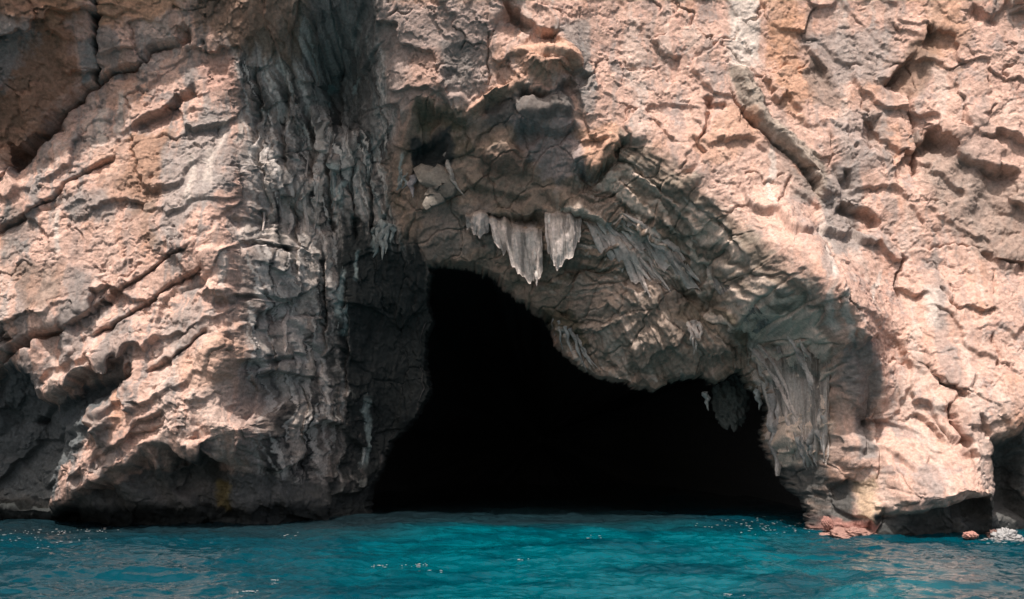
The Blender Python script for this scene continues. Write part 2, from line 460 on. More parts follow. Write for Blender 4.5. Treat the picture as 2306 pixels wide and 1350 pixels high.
CRACKS = [
 ([(690, 230), (700, 330), (690, 420)], 0.1, 0.55),
 ([(745, 300), (735, 420), (745, 540)], 0.09, 0.5),
 ([(800, 330), (790, 430), (800, 560)], 0.09, 0.5),
 ([(665, 420), (660, 540), (665, 640)], 0.07, 0.45),
 ([(720, 560), (730, 700), (722, 860)], 0.08, 0.5),
 ([(590, 300), (585, 420), (592, 520)], 0.05, 0.35),
 ([(615, 690), (610, 800), (616, 870)], 0.05, 0.3),
 ([(770, 620), (775, 760), (768, 900)], 0.09, 0.5),
 ([(575, 130), (580, 260), (570, 330)], 0.06, 0.4),
 ([(640, 150), (632, 300), (640, 400)], 0.09, 0.5),
 ([(760, 90), (752, 200), (760, 290)], 0.12, 0.6),
 ([(680, 860), (672, 980), (680, 1080)], 0.06, 0.4),
 ([(560, 830), (566, 930), (560, 1010)], 0.05, 0.3),
 ([(840, 380), (835, 470), (842, 540)], 0.08, 0.5),
 ([(705, 20), (700, 120), (708, 200)], 0.1, 0.5),
 (LINE_A[1:7], 0.13, 0.7), (LINE_A[4:], 0.06, 0.5), (LINE_C, 0.05, 0.35), (LINE_H, 0.12, 0.6), (LINE_D, 0.045, 0.3), (LINE_E, 0.045, 0.33), (LINE_G, 0.05, 0.3), (LINE_I, 0.06, 0.2),
 ([(541,549),(584,549),(624,555),(660,562)], 0.06, 0.35), ([(477,676),(601,676),(660,672)], 0.055, 0.3), ([(527,816),(617,809),(660,800)], 0.05, 0.25),
 ([(1643,187),(1660,230),(1693,267),(1723,300),(1763,337),(1803,370),(1830,400),(1842,450)], 0.07, 0.35),
 ([(2046,195),(2064,267),(2067,334),(2060,410)], 0.07, 0.4), ([(2030,560),(2030,600),(2017,637),(2032,680)], 0.05, 0.3),
 ([(1915,370),(1912,395),(1908,425)], 0.12, 0.4), ([(2083,807),(2104,844),(2124,866),(2170,878)], 0.08, 0.35),
 ([(2137,905),(2154,943),(2170,975),(2196,1010)], 0.1, 0.45), ([(2210,570),(2260,585),(2320,605)], 0.08, 0.35),
 ([(1095,60),(1100,110),(1102,160),(1100,200)], 0.035, 0.2), ([(1978,900),(1976,960),(1984,1010),(1980,1100)], 0.06, 0.25),
 ([(1600,215),(1590,280),(1575,330)], 0.08, 0.35), ([(1585,215),(1605,240),(1640,235)], 0.09, 0.25),
 ([(2205,935),(2215,965),(2228,990)], 0.08, 0.3), ([(2240,740),(2250,800),(2248,830)], 0.05, 0.2),
 ([(2110,640),(2160,700),(2180,690)], 0.05, 0.2), ([(1780,390),(1770,440),(1740,470)], 0.06, 0.2), ([(1890,640),(1905,690),(1915,740)], 0.05, 0.15),
]
for pts, w, dep in CRACKS:
    crack(pts, w, dep)
STEPS2 = [
 ([(955,612),(1000,594),(1060,602),(1120,622),(1170,665),(1210,697),(1243,716),(1252,772),(1300,820),(1350,850),(1430,872),(1480,877),(1512,856),(1540,843),(1572,848),(1608,860),(1628,848),(1650,824),(1676,842),(1692,874),(1726,884)], 0.7, 0.8, 0.5),
 ([(1738,906),(1728,994),(1742,1036),(1756,1072),(1785,1090),(1835,1130),(1850,1170)][::-1], 0.3, 0.8, 0.0),
 ([(1884,800),(1890,850),(1886,920),(1872,990),(1858,1060),(1856,1130),(1855,1215)], 0.5, 1.2, 0.05),
 ([(1205,425),(1290,470),(1370,500),(1450,520),(1540,590),(1580,640)], 0.5, 0.9, 0.3), ([(1090,480),(1150,492),(1225,486),(1260,470)], 0.5, 0.7, 0.2),
 ([(1500,640),(1600,670),(1700,690),(1800,770)], 0.45, 0.8, 0.2), ([(1080,345),(1130,395),(1180,395),(1190,330)], 0.4, 0.8, 0.3),
 ([(1010,350),(1050,400),(1110,440),(1200,440)], 0.35, 0.8, 0.3), ([(1240,600),(1300,590),(1360,600),(1400,580)], 0.35, 0.6, 0.2),
 ([(1020,470),(1060,500),(1100,560)], 0.3, 0.5, 0.3), ([(1330,600),(1290,650),(1280,720)], 0.35, 0.8, 0.2),
 ([(1640,830),(1690,850),(1740,880)], 0.4, 0.7, 0.2), ([(1490,400),(1530,440),(1600,470)], 0.25, 0.6, 0.3),
]
for pts, h, fall, lip in STEPS2:
    step(pts, h, fall, lip)
SWELLS = [
 ([(1290,660),(1400,610),(1500,610),(1600,700),(1680,790),(1600,850),(1400,850),(1310,790)], 0.7, 1.2), ([(945,490),(1060,480),(1110,560),(1050,590),(970,585)], 0.15, 0.6),
 ([(1150,482),(1210,478),(1225,505),(1160,515)], -0.7, 0.3), ([(1060,330),(1120,300),(1170,320),(1180,380),(1110,395)], 0.35, 0.4),

 # block with the bright front, boulder, blades
 ([(447,560),(530,548),(534,668),(455,672)], 0.35, 0.25), ([(1160,110),(1200,86),(1260,92),(1304,132),(1290,170),(1230,190),(1180,170)], 0.6, 0.5),
 ([(1172,196),(1284,194),(1290,262),(1180,265)], 0.3, 0.3), ([(1050,240),(1104,194),(1170,157),(1180,190),(1110,225),(1070,262)], 0.4, 0.35),
 ([(480,730),(515,735),(540,800),(535,850),(480,860),(450,800)], 0.35, 0.4), ([(534,945),(590,945),(585,985),(560,1040),(540,1060),(520,1020)], 0.5, 0.4),
 ([(200,915),(235,905),(270,945),(230,1000),(180,1010)], 0.7, 0.5), ([(90,870),(160,830),(240,820),(200,850),(110,905)], 0.45, 0.25),
 ([(410,985),(480,985),(485,1035),(430,1040)], 0.35, 0.3), ([(390,1040),(425,1045),(420,1075),(385,1070)], 0.3, 0.2),
 # hollows
 ([(924,330),(940,295),(985,290),(1012,330),(1016,380),(970,395),(935,385)], -0.7, 0.5), ([(394,100),(402,62),(412,50),(427,85),(424,102)], -0.7, 0.25),
 ([(190,-90),(228,-90),(227,150),(214,182),(202,150)], -1.5, 0.10), ([(1000,130),(1020,95),(1055,88),(1062,110),(1050,160),(1035,195),(1005,180)], -0.2, 0.4),
 ([(1937,260),(1990,250),(2003,300),(1985,360),(1950,345)], -0.5, 0.5), ([(1902,495),(1925,490),(1975,530),(1930,545),(1900,535)], -0.5, 0.35),
 ([(1905,755),(1960,765),(1982,830),(1980,950),(1975,1035),(1935,1035),(1925,900),(1900,830)], -0.5, 0.5),
 ([(1865,1095),(1925,1087),(1930,1130),(1925,1165),(1865,1165)], -0.6, 0.3), ([(1880,1040),(1910,1030),(1925,1060),(1900,1075)], -0.25, 0.2),
 ([(2225,985),(2320,960),(2330,1190),(2240,1170),(2238,1060)], -1.1, 0.6), ([(700,110),(740,90),(830,100),(838,300),(780,330),(690,240)], -0.7, 0.7),
 ([(640,290),(700,250),(720,400),(660,420)], -0.4, 0.5), ([(0,840),(60,830),(90,870),(90,960),(-40,1000)], -0.4, 0.5),
 ([(-40,770),(10,735),(30,765),(-10,800)], -0.8, 0.3), ([(2085,1015),(2110,1030),(2100,1060),(2080,1050)], -0.2, 0.2),
 # the grey blade of flowstone on the right wall
 ([(1640,150),(1690,150),(1740,260),(1800,310),(1850,370),(1880,450),(1845,450),(1820,390),(1760,335),(1690,265)], 0.45, 0.35),
 ([(1990,1040),(2060,1050),(2150,1060),(2236,1120),(2150,1145),(1995,1145)], 0.35, 0.4),
]
FLOW_U = np.array([(1300,400),(1440,345),(1560,425),(1680,525),(1780,625),(1850,735),(1876,830),(1874,950),(1858,1060)], float)
FLOW_L = np.array([(1120,500),(1220,600),(1290,740),(1400,840),(1540,825),(1680,815),(1745,890),(1752,1000),(1762,1066)], float)
FLOWS = []
rf = random.Random(21)
while len(FLOWS) < 105:
    s0 = rf.uniform(0.04, 0.9); f = rf.uniform(0.06, 0.95); ln_ = rf.uniform(0.05, 0.2)
    if s0 < 0.58 and f > 0.62: continue
    if rf.random() < 0.35: s0 = rf.uniform(0.6, 0.9); f = rf.uniform(0.05, 0.95)
    path = []
    for k in range(6):
        sv = min(0.985, s0 + ln_ * k / 5.0) * 8
        i0 = min(int(sv), 7); u = sv - i0
        ff = min(0.97, max(0.03, f + 0.03 * math.sin(k * 1.3 + f * 40)))
        p = (FLOW_U[i0] * (1 - u) + FLOW_U[i0 + 1] * u) * (1 - ff) + (FLOW_L[i0] * (1 - u) + FLOW_L[i0 + 1] * u) * ff
        path.append((p[0], p[1]))
    FLOWS.append((path, rf.uniform(2.5, 9.0)))
for pts, w in FLOWS:
    ridge(pts, w * 1.3 / 64.0, 0.04 + 0.012 * w, 0.25)
for pts, h, e in SWELLS:
    swell(pts, h, e)

# the cliff's foot, eaten back by the sea on the left
swell([(-300,835),(40,812),(90,880),(125,902),(180,868),(240,842),(290,818),(300,845),(285,880),(255,895),(215,905),(185,955),(130,1045),(108,1150),(-300,1160)], -0.7, 0.35)
NOTCH = [(-700,1135),(100,1150),(300,1135),(480,1120),(600,1125),(760,1120),(800,1300),(-700,1300)]
swell(NOTCH, -0.7, 0.8)

# ---- facets, pits, flutes and streaks, pushed out along the surface
Yb = box_blur(Y, 6)
gz_, gx_ = np.gradient(Yb, zs, xs)
nrm = np.stack([gx_, -np.ones_like(gx_), gz_], -1)
nrm /= np.linalg.norm(nrm, axis=-1, keepdims=True)
m_rock = np.clip(1.0 - m_flute - m_soffit, 0, 1)
ca, sa = math.cos(RAD(31)), math.sin(RAD(31))
U = XW * ca + ZW * sa; V = -XW * sa + ZW * ca         # along and across the tilted beds of the left wall
left = 1.0 - sst(-10.5, -8.5, X)
UR = XW * math.cos(RAD(-38)) + ZW * math.sin(RAD(-38)); VR = -XW * math.sin(RAD(-38)) + ZW * math.cos(RAD(-38))
Uc = left * U + (1 - left) * UR; Vc = left * V + (1 - left) * VR

D = np.zeros_like(X)
def facet(u, v, su, sv, seed, bias):
    f1, f2, r1, r2, r3, ox, oy = cells2(u / su, v / sv, seed)
    tilt = (r1 - 0.5) * ox * 1.3 + ((r2 - 0.5) * 1.3 - bias) * oy
    return tilt + (r3 - 0.5) * 0.7, f2 - f1
def two(su, sv, seed, bias, w, wa, wb):
    a_, b_ = facet(U + w * wa, V + w * wb, su, sv, seed, bias)
    c_, d_ = facet(UR + w * wa, VR + w * wb, su, sv, seed, bias)
    return left * a_ + (1 - left) * c_, np.where(left > 0.5, b_, d_)
fa, ea = two(2.3, 1.25, 3, 0.25, 0.5, W1, W2)
fb, eb = two(0.85, 0.48, 5, 0.35, 0.25, W3, W4)
fc, ec = facet(XW + 0.1 * W3, ZW + 0.1 * W4, 0.3, 0.2, 9, 0.45)
fa = box_blur(fa.astype(f32), 1)
rough = sst(-0.15, 0.4, fbm2(X * 0.6, Z * 0.6, 4, 71)) * 0.85 + 0.15      # crumbly in places, smooth in others
right = sst(3.0, 6.0, X)
fd, ed = facet(UR + 0.06 * W3, VR + 0.06 * W4, 0.17, 0.10, 13, 0.5)
D += m_rock * ((0.44 - 0.10 * right) * fa + (0.13 - 0.04 * right) * fb * (0.4 + 0.6 * rough) + (0.055 - 0.018 * right) * fc * (0.25 + 0.75 * rough) + (0.025 - 0.008 * right) * fd * (0.2 + 0.8 * rough))
gate = sst(0.0, 0.3, perlin2(X * 0.8 + 5, Z * 0.8, 77))
D -= m_rock * gate * (0.15 * np.exp(-(ea / 0.03) ** 2) + 0.03 * np.exp(-(eb / 0.04) ** 2))
hatch = fbm2((X * 0.91 + Z * 0.42) * 0.7 + 0.3 * W3, (-X * 0.42 + Z * 0.91) * 4.2 + 0.5 * W1, 3, 79, ridged=True)
D += m_rock * right * 0.025 * hatch * sst(-0.1, 0.3, perlin2(X * 0.4, Z * 0.4 + 8, 78))
big = fbm2(X * 0.45, Z * 0.45, 4, 81)
mid = fbm2(X * 1.9 + 0.4 * W3, Z * 1.9 + 0.4 * W4, 4, 91)
rid = fbm2(X * 1.4 + W3 * 0.3, Z * 2.0 + W4 * 0.3, 4, 95, ridged=True)
fine = fbm2(X * 6.5, Z * 6.5, 4, 99)
D += 0.18 * big + (0.045 + 0.035 * m_soffit) * mid + 0.025 * rid * (m_rock * 0.8 * rough + 0.3) + 0.016 * fine * (0.4 + rough)
pit = sst(0.25, 0.55, fbm2(X * 3.1 + W3 * 0.4, Z * 3.1 + W4 * 0.4, 3, 103))
D -= 0.09 * pit * m_rock * rough * (1 - 0.7 * right)
# hanging flutes of the shaded wall
fl1 = fbm2(XW * 1.7 + 0.25 * W1, ZW * 0.22, 3, 111, ridged=True)
fl2 = fbm2(XW * 4.6 + 0.3 * W3, ZW * 0.5, 3, 113, ridged=True)
flute_in = mask([(600,40),(610,300),(590,540),(590,830),(640,960),(620,1200),(860,1200),(900,1000),(980,880),(980,600),(930,500),(900,380),(930,250),(890,80),(880,-80),(640,-80)], 0.6)
brk = flute_in * sst(-0.25, 0.25, fbm2(X * 0.9, Z * 0.7, 3, 115))
D += m_flute * (0.11 * fl1 + 0.09 * fl2) * (0.35 + 0.65 * brk)
gff, gfe = facet(XW * 1.0, ZW, 1.1, 1.9, 121, 0.5)
gfg, gge = facet(XW + 0.1 * W3, ZW + 0.1 * W4, 0.42, 0.75, 123, 0.4)
D += m_flute * (0.30 * box_blur(gff.astype(f32), 2) + 0.12 * gfg)
D -= m_flute * 0.10 * np.exp(-(gfe / 0.03) ** 2)
# streaks of the overhang run down along its edge
ridge_w = world_pts(RIDGE)
slr, dr, tr, Lr = line_field(ridge_w, 14.0, raw=True)
DR = np.full_like(X, 9.0); TR = np.zeros_like(X)
DR[slr] = dr; TR[slr] = tr * Lr
st1 = fbm2(DR * 1.5 + 0.2 * W1, TR * 0.22 + 0.15 * W2, 3, 131, ridged=True)
st2 = fbm2(DR * 4.0 + 0.35 * W3, TR * 0.5 + 0.1 * W4, 3, 137, ridged=True)
sof_r = m_soffit * sst(0.5, 3.5, X)
D += sof_r * (0.22 * st1 + 0.13 * st2)
gff = box_blur(gff.astype(f32), 2)
gsf, gse = facet(X * 0.94 + Z * 0.34 + 0.4 * W1, -X * 0.34 + Z * 0.94 + 0.4 * W2, 1.6, 1.1, 141, 0.1)
gsh, gse2 = facet(X * 0.94 + Z * 0.34 + 0.2 * W3, -X * 0.34 + Z * 0.94 + 0.2 * W4, 0.55, 0.4, 143, 0.1)
gsf = box_blur(gsf.astype(f32), 2); gsh = box_blur(gsh.astype(f32), 1)
D += m_soffit * (0.19 * gsf + 0.12 * gsh) - m_soffit * 0.12 * np.exp(-(gse / 0.03) ** 2)
D *= 1.0 - 0.6 * m_cave

# ---- the cave itself: behind the rim the rock goes far back
slc, dc = poly_field(CAVE, 0.4)
dc = dc + 0.10 * fbm2(X[slc] * 2.6, Z[slc] * 2.6, 4, 151) + 0.06 * fbm2(X[slc] * 9.0, Z[slc] * 9.0, 2, 153)
deep = np.zeros_like(X)
deep[slc] = sst(0.0, 0.09, dc) * 0.8 + np.clip(dc - 0.09, 0, None) * 3.0
# top of the cliff leans away
Y += np.clip(Z - 24.0, 0, None) * 0.5

VX = X + nrm[..., 0] * D * 0.9
VY = Y + nrm[..., 1] * D + deep
VZ = Z + nrm[..., 2] * D * 0.9

# ---- what the stone is stained with (base colours, some with shade painted in)
def rgb(*c):
    return np.array(c, f32)
CREAM, PINK, ORANGE = rgb(.60, .405, .335), rgb(.575, .355, .29), rgb(.52, .29, .18)
RUST, BROWN, GREY = rgb(.28, .155, .10), rgb(.19, .125, .09), rgb(.29, .255, .24)
PALE, SLATE, ALGAE_SHADE = rgb(.60, .52, .47), rgb(.17, .17, .165), rgb(.045, .05, .05)  # the near-black serves wet algae and painted shade alike
TEAL, MOSS_SHADE, BLUSH = rgb(.22, .26, .255), rgb(.115, .105, .065), rgb(.44, .235, .20)  # the moss tone also paints a ledge shadow

n_big = fbm2(X * 0.35, Z * 0.35, 4, 201)
n_mid = fbm2(X * 1.3 + 0.3 * W3, Z * 1.3 + 0.3 * W4, 4, 211)
n_fin = fbm2(X * 5.5, Z * 5.5, 4, 221)
drip = fbm2(XW * 3.2, ZW * 0.28, 4, 231)                  # stains that run straight down
drip2 = fbm2(XW * 8.0, ZW * 0.6, 3, 233)
T = np.empty(X.shape + (3,), f32)
T[...] = CREAM
def blend(w, c):
    w = np.clip(w, 0, 1)[..., None]
    T[...] = T * (1 - w) + c * w
blend(sst(-0.1, 0.5, n_mid + 0.3 * n_fin), PINK)
blend(0.8 * sst(0.12, 0.5, n_big + 0.35 * n_mid), ORANGE * 0.6 + PINK * 0.4)
blend(0.55 * sst(0.15, 0.6, n_fin - 0.4 * n_mid), BROWN)
blend(0.75 * sst(0.12, 0.35, drip + 0.25 * n_mid) * (0.45 + 0.55 * left), GREY)
blend(0.6 * sst(0.18, 0.34, n_mid * 0.8 - 0.5 * n_big + 0.3 * n_fin), GREY)
blend(0.5 * sst(0.25, 0.4, drip2 * 0.7 + 0.3 * n_fin) * left, SLATE)

def paint(pts, c, k=1.0, feather=0.25, n=None, amt=0.5):
    """stain or painted shade inside an outline; the noise n breaks its edge and body"""
    sl, d = poly_field(pts, feather + 0.6)
    w = d / (0.55 * feather)
    if n is not None:
        w = w + (n[sl] + 0.35 * n_fin[sl]) * amt * 4.5
    w = min(1.0, k * 1.15) * sst(-1.0, 1.0, w)
    T[sl] = T[sl] * (1 - w[..., None]) + c * w[..., None]

def streak(pts, c, width=0.15, k=0.9, n=None):
    sl, d, t, L = line_field(pts, width * 2)
    w = k * taper(t, 0.2) * sst(1.0, 0.3, np.abs(d) / width + (0 if n is None else 0.5 * n[sl]))
    T[sl] = T[sl] * (1 - w[..., None]) + c * w[..., None]

vb = fbm2(XW * 1.25 + 0.3 * W1, ZW * 0.13, 4, 261)
blend(m_rock * 0.38 * sst(0.12, 0.28, vb + 0.15 * n_fin), PALE)
blend(m_rock * (0.5 + 0.25 * left) * sst(0.14, 0.28, -vb + 0.25 * n_mid), GREY)
blend(m_rock * left * 0.6 * sst(0.16, 0.28, n_mid - 0.4 * n_fin), rgb(.24, .215, .205))
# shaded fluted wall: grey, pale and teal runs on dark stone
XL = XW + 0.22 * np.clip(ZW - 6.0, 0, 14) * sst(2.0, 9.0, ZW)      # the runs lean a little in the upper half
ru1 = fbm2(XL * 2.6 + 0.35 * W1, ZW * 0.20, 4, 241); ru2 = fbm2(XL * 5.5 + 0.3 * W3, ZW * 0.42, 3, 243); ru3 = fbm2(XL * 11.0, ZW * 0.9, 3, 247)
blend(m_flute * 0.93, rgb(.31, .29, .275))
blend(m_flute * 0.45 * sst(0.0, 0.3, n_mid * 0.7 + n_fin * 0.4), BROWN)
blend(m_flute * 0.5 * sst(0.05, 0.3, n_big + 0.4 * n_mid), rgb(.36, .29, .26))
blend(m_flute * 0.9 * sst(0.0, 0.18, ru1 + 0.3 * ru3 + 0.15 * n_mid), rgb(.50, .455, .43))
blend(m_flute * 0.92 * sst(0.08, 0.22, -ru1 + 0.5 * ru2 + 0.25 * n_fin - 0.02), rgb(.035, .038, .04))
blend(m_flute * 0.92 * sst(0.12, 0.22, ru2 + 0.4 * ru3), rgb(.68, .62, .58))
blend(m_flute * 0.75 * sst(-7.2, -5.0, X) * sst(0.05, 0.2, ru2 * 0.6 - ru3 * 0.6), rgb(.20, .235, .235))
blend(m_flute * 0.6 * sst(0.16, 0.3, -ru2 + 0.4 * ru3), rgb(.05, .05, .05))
# overhang: brown grey with moss and pale drapes
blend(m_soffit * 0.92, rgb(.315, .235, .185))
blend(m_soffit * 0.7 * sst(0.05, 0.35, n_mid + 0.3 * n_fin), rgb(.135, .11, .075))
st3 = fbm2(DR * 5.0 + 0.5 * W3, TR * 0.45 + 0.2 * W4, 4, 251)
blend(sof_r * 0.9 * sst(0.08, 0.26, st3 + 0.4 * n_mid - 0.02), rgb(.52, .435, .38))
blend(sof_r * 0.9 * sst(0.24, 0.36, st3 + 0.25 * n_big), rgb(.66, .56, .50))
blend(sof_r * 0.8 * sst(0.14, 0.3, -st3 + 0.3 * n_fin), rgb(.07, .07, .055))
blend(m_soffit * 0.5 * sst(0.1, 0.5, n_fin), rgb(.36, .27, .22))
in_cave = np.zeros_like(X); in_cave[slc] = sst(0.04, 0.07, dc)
T_PAINT = [
 # upper left
 ([(-200,-100),(150,-80),(185,190),(60,330),(-200,480)], RUST, 0.75, 0.6, 'm'), ([(-60,40),(60,40),(75,120),(20,190),(-60,200)], GREY, 0.8, 0.4, 'm'),
 ([(90,-60),(180,-60),(180,40),(110,70)], ORANGE * 0.8, 0.7, 0.3, 'm'), ([(176,90),(202,80),(205,185),(180,190)], SLATE * 1.5, 0.8, 0.15, 'd'),
 ([(192,-90),(227,-90),(224,168),(204,168)], ALGAE_SHADE * 0.7, 0.95, 0.12, None), ([(225,-60),(430,-60),(400,20),(260,70),(235,50)], ORANGE, 0.7, 0.4, 'm'),  # first outline paints the darkness of the deep slot
 ([(430,-40),(690,-40),(690,120),(640,150),(560,110),(440,60)], BROWN * 1.3, 0.7, 0.5, 'd'), ([(690,-40),(850,-40),(870,80),(830,300),(700,230)], SLATE * 0.75, 0.6, 0.5, 'd'),  # brown shade, then the chimney recess shadow, painted on the stone
 ([(450,120),(530,130),(530,210),(460,205)], PINK * 0.9, 0.7, 0.3, 'm'),
 # left wall
 ([(390,300),(500,230),(520,420),(480,440),(400,520),(350,560),(370,400)], GREY * 1.15, 0.75, 0.4, 'd'), ([(290,310),(385,300),(365,400),(345,550),(300,520),(280,420)], BROWN * 1.3, 0.6, 0.4, 'm'),  # the brown strip is the painted shade of a right-facing facet
 ([(200,330),(360,300),(360,430),(230,480)], ORANGE * 0.7 + PINK * 0.3, 0.4, 0.4, 'm'), ([(110,440),(240,430),(260,490),(170,500)], GREY, 0.7, 0.3, 'd'),
 ([(150,600),(215,595),(210,690),(150,700)], GREY * 0.8, 0.7, 0.25, 'd'), ([(10,600),(150,590),(140,690),(60,700)], BROWN * 1.2, 0.5, 0.3, 'm'),
 ([(230,740),(290,720),(290,830),(240,820)], GREY * 0.8, 0.6, 0.25, 'd'), ([(360,740),(460,660),(465,750),(390,800)], GREY, 0.6, 0.25, 'd'),
 ([(447,560),(532,548),(532,668),(455,672)], CREAM * 1.08, 0.85, 0.15, None), ([(0,455),(70,470),(60,560),(0,600)], SLATE, 0.55, 0.3, 'd'),
 ([(60,520),(330,480),(300,620),(90,600)], CREAM, 0.5, 0.4, None),
 ([(400,830),(530,740),(540,860),(430,880)], ORANGE * 0.5 + CREAM * 0.5, 0.5, 0.3, 'm'),
 # foot of the left wall: wet at the waterline, recess shade painted in above
 ([(-300,850),(60,820),(110,910),(170,880),(250,850),(240,900),(180,1000),(130,1060),(110,1150),(-300,1150)], rgb(.11,.12,.125), 0.9, 0.25, 'd'),
 ([(-300,1095),(130,1140),(300,1060),(480,1050),(520,1060),(760,1090),(840,1090),(840,1260),(-300,1260)], SLATE * 0.75, 0.85, 0.3, 'm'),
 ([(-300,1130),(840,1125),(840,1260),(-300,1260)], ALGAE_SHADE * 0.8, 0.95, 0.25, None), ([(330,1085),(470,1085),(480,1120),(340,1130)], GREY * 0.6, 0.5, 0.3, 'm'),
 ([(380,1015),(470,1010),(480,1090),(380,1080)], SLATE * 0.5, 0.8, 0.25, 'm'), ([(475,1085),(530,1090),(515,1150),(480,1140)], rgb(.22,.16,.05), 0.6, 0.2, 'm'),
 # left inner wall of the cave mouth, its dimness painted into the colour
 ([(770,480),(960,560),(1000,700),(1000,900),(900,1040),(860,1260),(720,1260),(760,900),(740,700)], ALGAE_SHADE * 0.9, 0.9, 1.0, 'd'),
 # nose
 ([(860,0),(1100,0),(1110,180),(1060,230),(930,230),(880,260)], rgb(.42,.33,.30), 0.75, 0.5, 'm'), ([(910,130),(990,120),(1000,200),(930,210)], RUST * 0.6 + PINK * 0.5, 0.5, 0.4, 'm'),
 ([(995,95),(1060,85),(1065,170),(1040,200),(1000,190)], SLATE, 0.55, 0.25, 'm'), ([(930,235),(1050,235),(1060,290),(935,285)], MOSS_SHADE * 1.2, 0.5, 0.25, 'm'),  # second outline paints the dark shadow under the ledge
 ([(1155,110),(1200,84),(1260,88),(1306,132),(1290,175),(1180,180)], ORANGE * 0.5 + CREAM * 0.5, 0.75, 0.2, None), ([(1050,240),(1104,194),(1170,157),(1180,190),(1070,262)], ORANGE * 0.4 + CREAM * 0.6, 0.8, 0.2, None),
 ([(1175,195),(1285,192),(1295,275),(1175,285),(1080,300),(1090,240)], SLATE * 0.8, 0.75, 0.25, 'm'), ([(1150,275),(1290,260),(1330,380),(1250,420),(1180,340)], rgb(.38,.31,.30), 0.7, 0.3, 'm'),  # first outline: painted shadow on the block below the boulder
 ([(1300,290),(1395,275),(1390,360),(1330,375)], ORANGE * 0.6 + CREAM * 0.4, 0.8, 0.2, 'm'), ([(1240,60),(1330,30),(1340,250),(1300,260),(1300,130)], SLATE * 1.5, 0.6, 0.3, 'm'),
 ([(920,300),(1015,285),(1020,385),(935,390)], ALGAE_SHADE, 0.85, 0.2, 'm'), ([(930,470),(1100,460),(1130,560),(960,590)], rgb(.30,.25,.22), 0.7, 0.3, 'm'),  # first outline: the hollow's darkness, painted in
 ([(1290,640),(1500,600),(1640,780),(1600,850),(1400,850),(1290,760)], rgb(.36,.285,.24), 0.6, 0.5, 'm'), ([(1080,350),(1180,330),(1180,400),(1090,400)], rgb(.3,.2,.16), 0.6, 0.3, 'm'),
 ([(1400,300),(1560,410),(1700,540),(1800,640),(1880,790),(1700,700),(1560,560),(1420,430)], rgb(.27,.23,.19), 0.5, 0.5, 'm'),
 ([(1540,640),(1720,690),(1780,760),(1640,760),(1520,700)], rgb(.19,.155,.115), 0.6, 0.4, 'm'), ([(1200,690),(1290,690),(1330,780),(1260,760)], MOSS_SHADE * 0.6, 0.7, 0.25, 'm'),
 # right wall
 ([(1640,-60),(1712,-60),(1705,130),(1690,165),(1640,165)], PALE, 0.75, 0.25, 'd'), ([(1712,-60),(1790,-60),(1800,90),(1840,200),(1800,260),(1740,200)], ORANGE, 0.55, 0.7, 'm'),
 ([(1640,160),(1690,155),(1740,260),(1800,310),(1860,370),(1890,470),(1845,470),(1815,390),(1760,335),(1690,265)], rgb(.36,.30,.255), 0.9, 0.15, None),
 ([(1800,90),(1900,60),(2010,80),(1990,170),(1930,190),(1870,200)], GREY * 1.1, 0.65, 0.45, 'm'), ([(1720,320),(1790,390),(1830,400),(1835,450),(1780,440),(1730,390)], rgb(.27,.225,.20), 0.8, 0.2, 'm'), ([(1800,110),(1860,140),(1900,240),(1880,260),(1820,200)], rgb(.26,.20,.17), 0.7, 0.3, 'm'), ([(1560,330),(1640,235),(1700,250),(1720,320),(1600,380)], ORANGE * 0.7 + CREAM * 0.3, 0.5, 0.3, 'm'),  # second and third outlines paint a shadowed facet and the valley's shade
 ([(2090,-40),(2200,-40),(2160,90),(2130,150),(2080,100)], ORANGE * 0.9, 0.5, 0.6, 'm'), ([(1985,190),(2100,50),(2130,110),(2060,215)], BROWN * 1.4, 0.6, 0.25, 'm'),  # brown wedge: painted shade of the overhanging facet
 ([(1900,240),(2005,240),(2000,370),(1900,420),(1860,330)], GREY * 1.15, 0.55, 0.45, 'm'), ([(2060,320),(2110,300),(2200,380),(2330,400),(2330,610),(2200,580),(2120,490),(2080,420)], rgb(.30,.235,.20), 0.65, 0.45, 'm'),  # brown grey outline: painted shade of the down-facing rock
 ([(1870,370),(1930,370),(1940,520),(1990,560),(1880,560),(1840,470)], GREY, 0.75, 0.25, 'd'), ([(1905,755),(1965,765),(1982,830),(1978,1035),(1930,1035),(1920,900)], GREY * 0.85, 0.85, 0.2, 'd'),  # second outline paints the shaded groove beside the pillar
 ([(1840,500),(1870,500),(1880,620),(1850,620)], GREY, 0.6, 0.15, 'd'), ([(2090,660),(2130,640),(2140,740),(2100,760)], GREY * 1.3, 0.6, 0.25, 'm'),
 ([(2110,270),(2330,230),(2330,360),(2210,370)], CREAM, 0.5, 0.4, None), ([(1560,420),(1720,300),(1800,420),(1740,500),(1650,480)], CREAM, 0.5, 0.4, None),
 ([(1930,1090),(1975,1080),(1975,1160),(1930,1170)], rgb(.47,.35,.23), 0.6, 0.2, 'm'), ([(1862,1090),(1930,1085),(1930,1170),(1862,1170)], SLATE * 0.6, 0.85, 0.15, 'm'),
 ([(1970,1152),(2104,1160),(2240,1130),(2340,1150),(2340,1270),(1970,1270)], SLATE * 0.6, 0.9, 0.12, 'm'), ([(1840,1150),(1880,1165),(1985,1185),(1990,1260),(1840,1260)], BLUSH, 0.9, 0.15, 'm'),  # slate outline: shade of the undercut buttress, painted dark
 ([(2235,1000),(2340,960),(2340,1260),(2235,1260)], SLATE * 0.7, 0.85, 0.25, 'm'), ([(1770,900),(1840,860),(1860,980),(1850,1080),(1790,1040)], rgb(.42,.37,.34), 0.6, 0.2, 'd'), ([(1745,960),(1868,965),(1852,1180),(1760,1200)], SLATE * 0.6, 0.85, 0.2, 'd'),  # both slate outlines paint shade: right recess, and rock left of the pillar
]
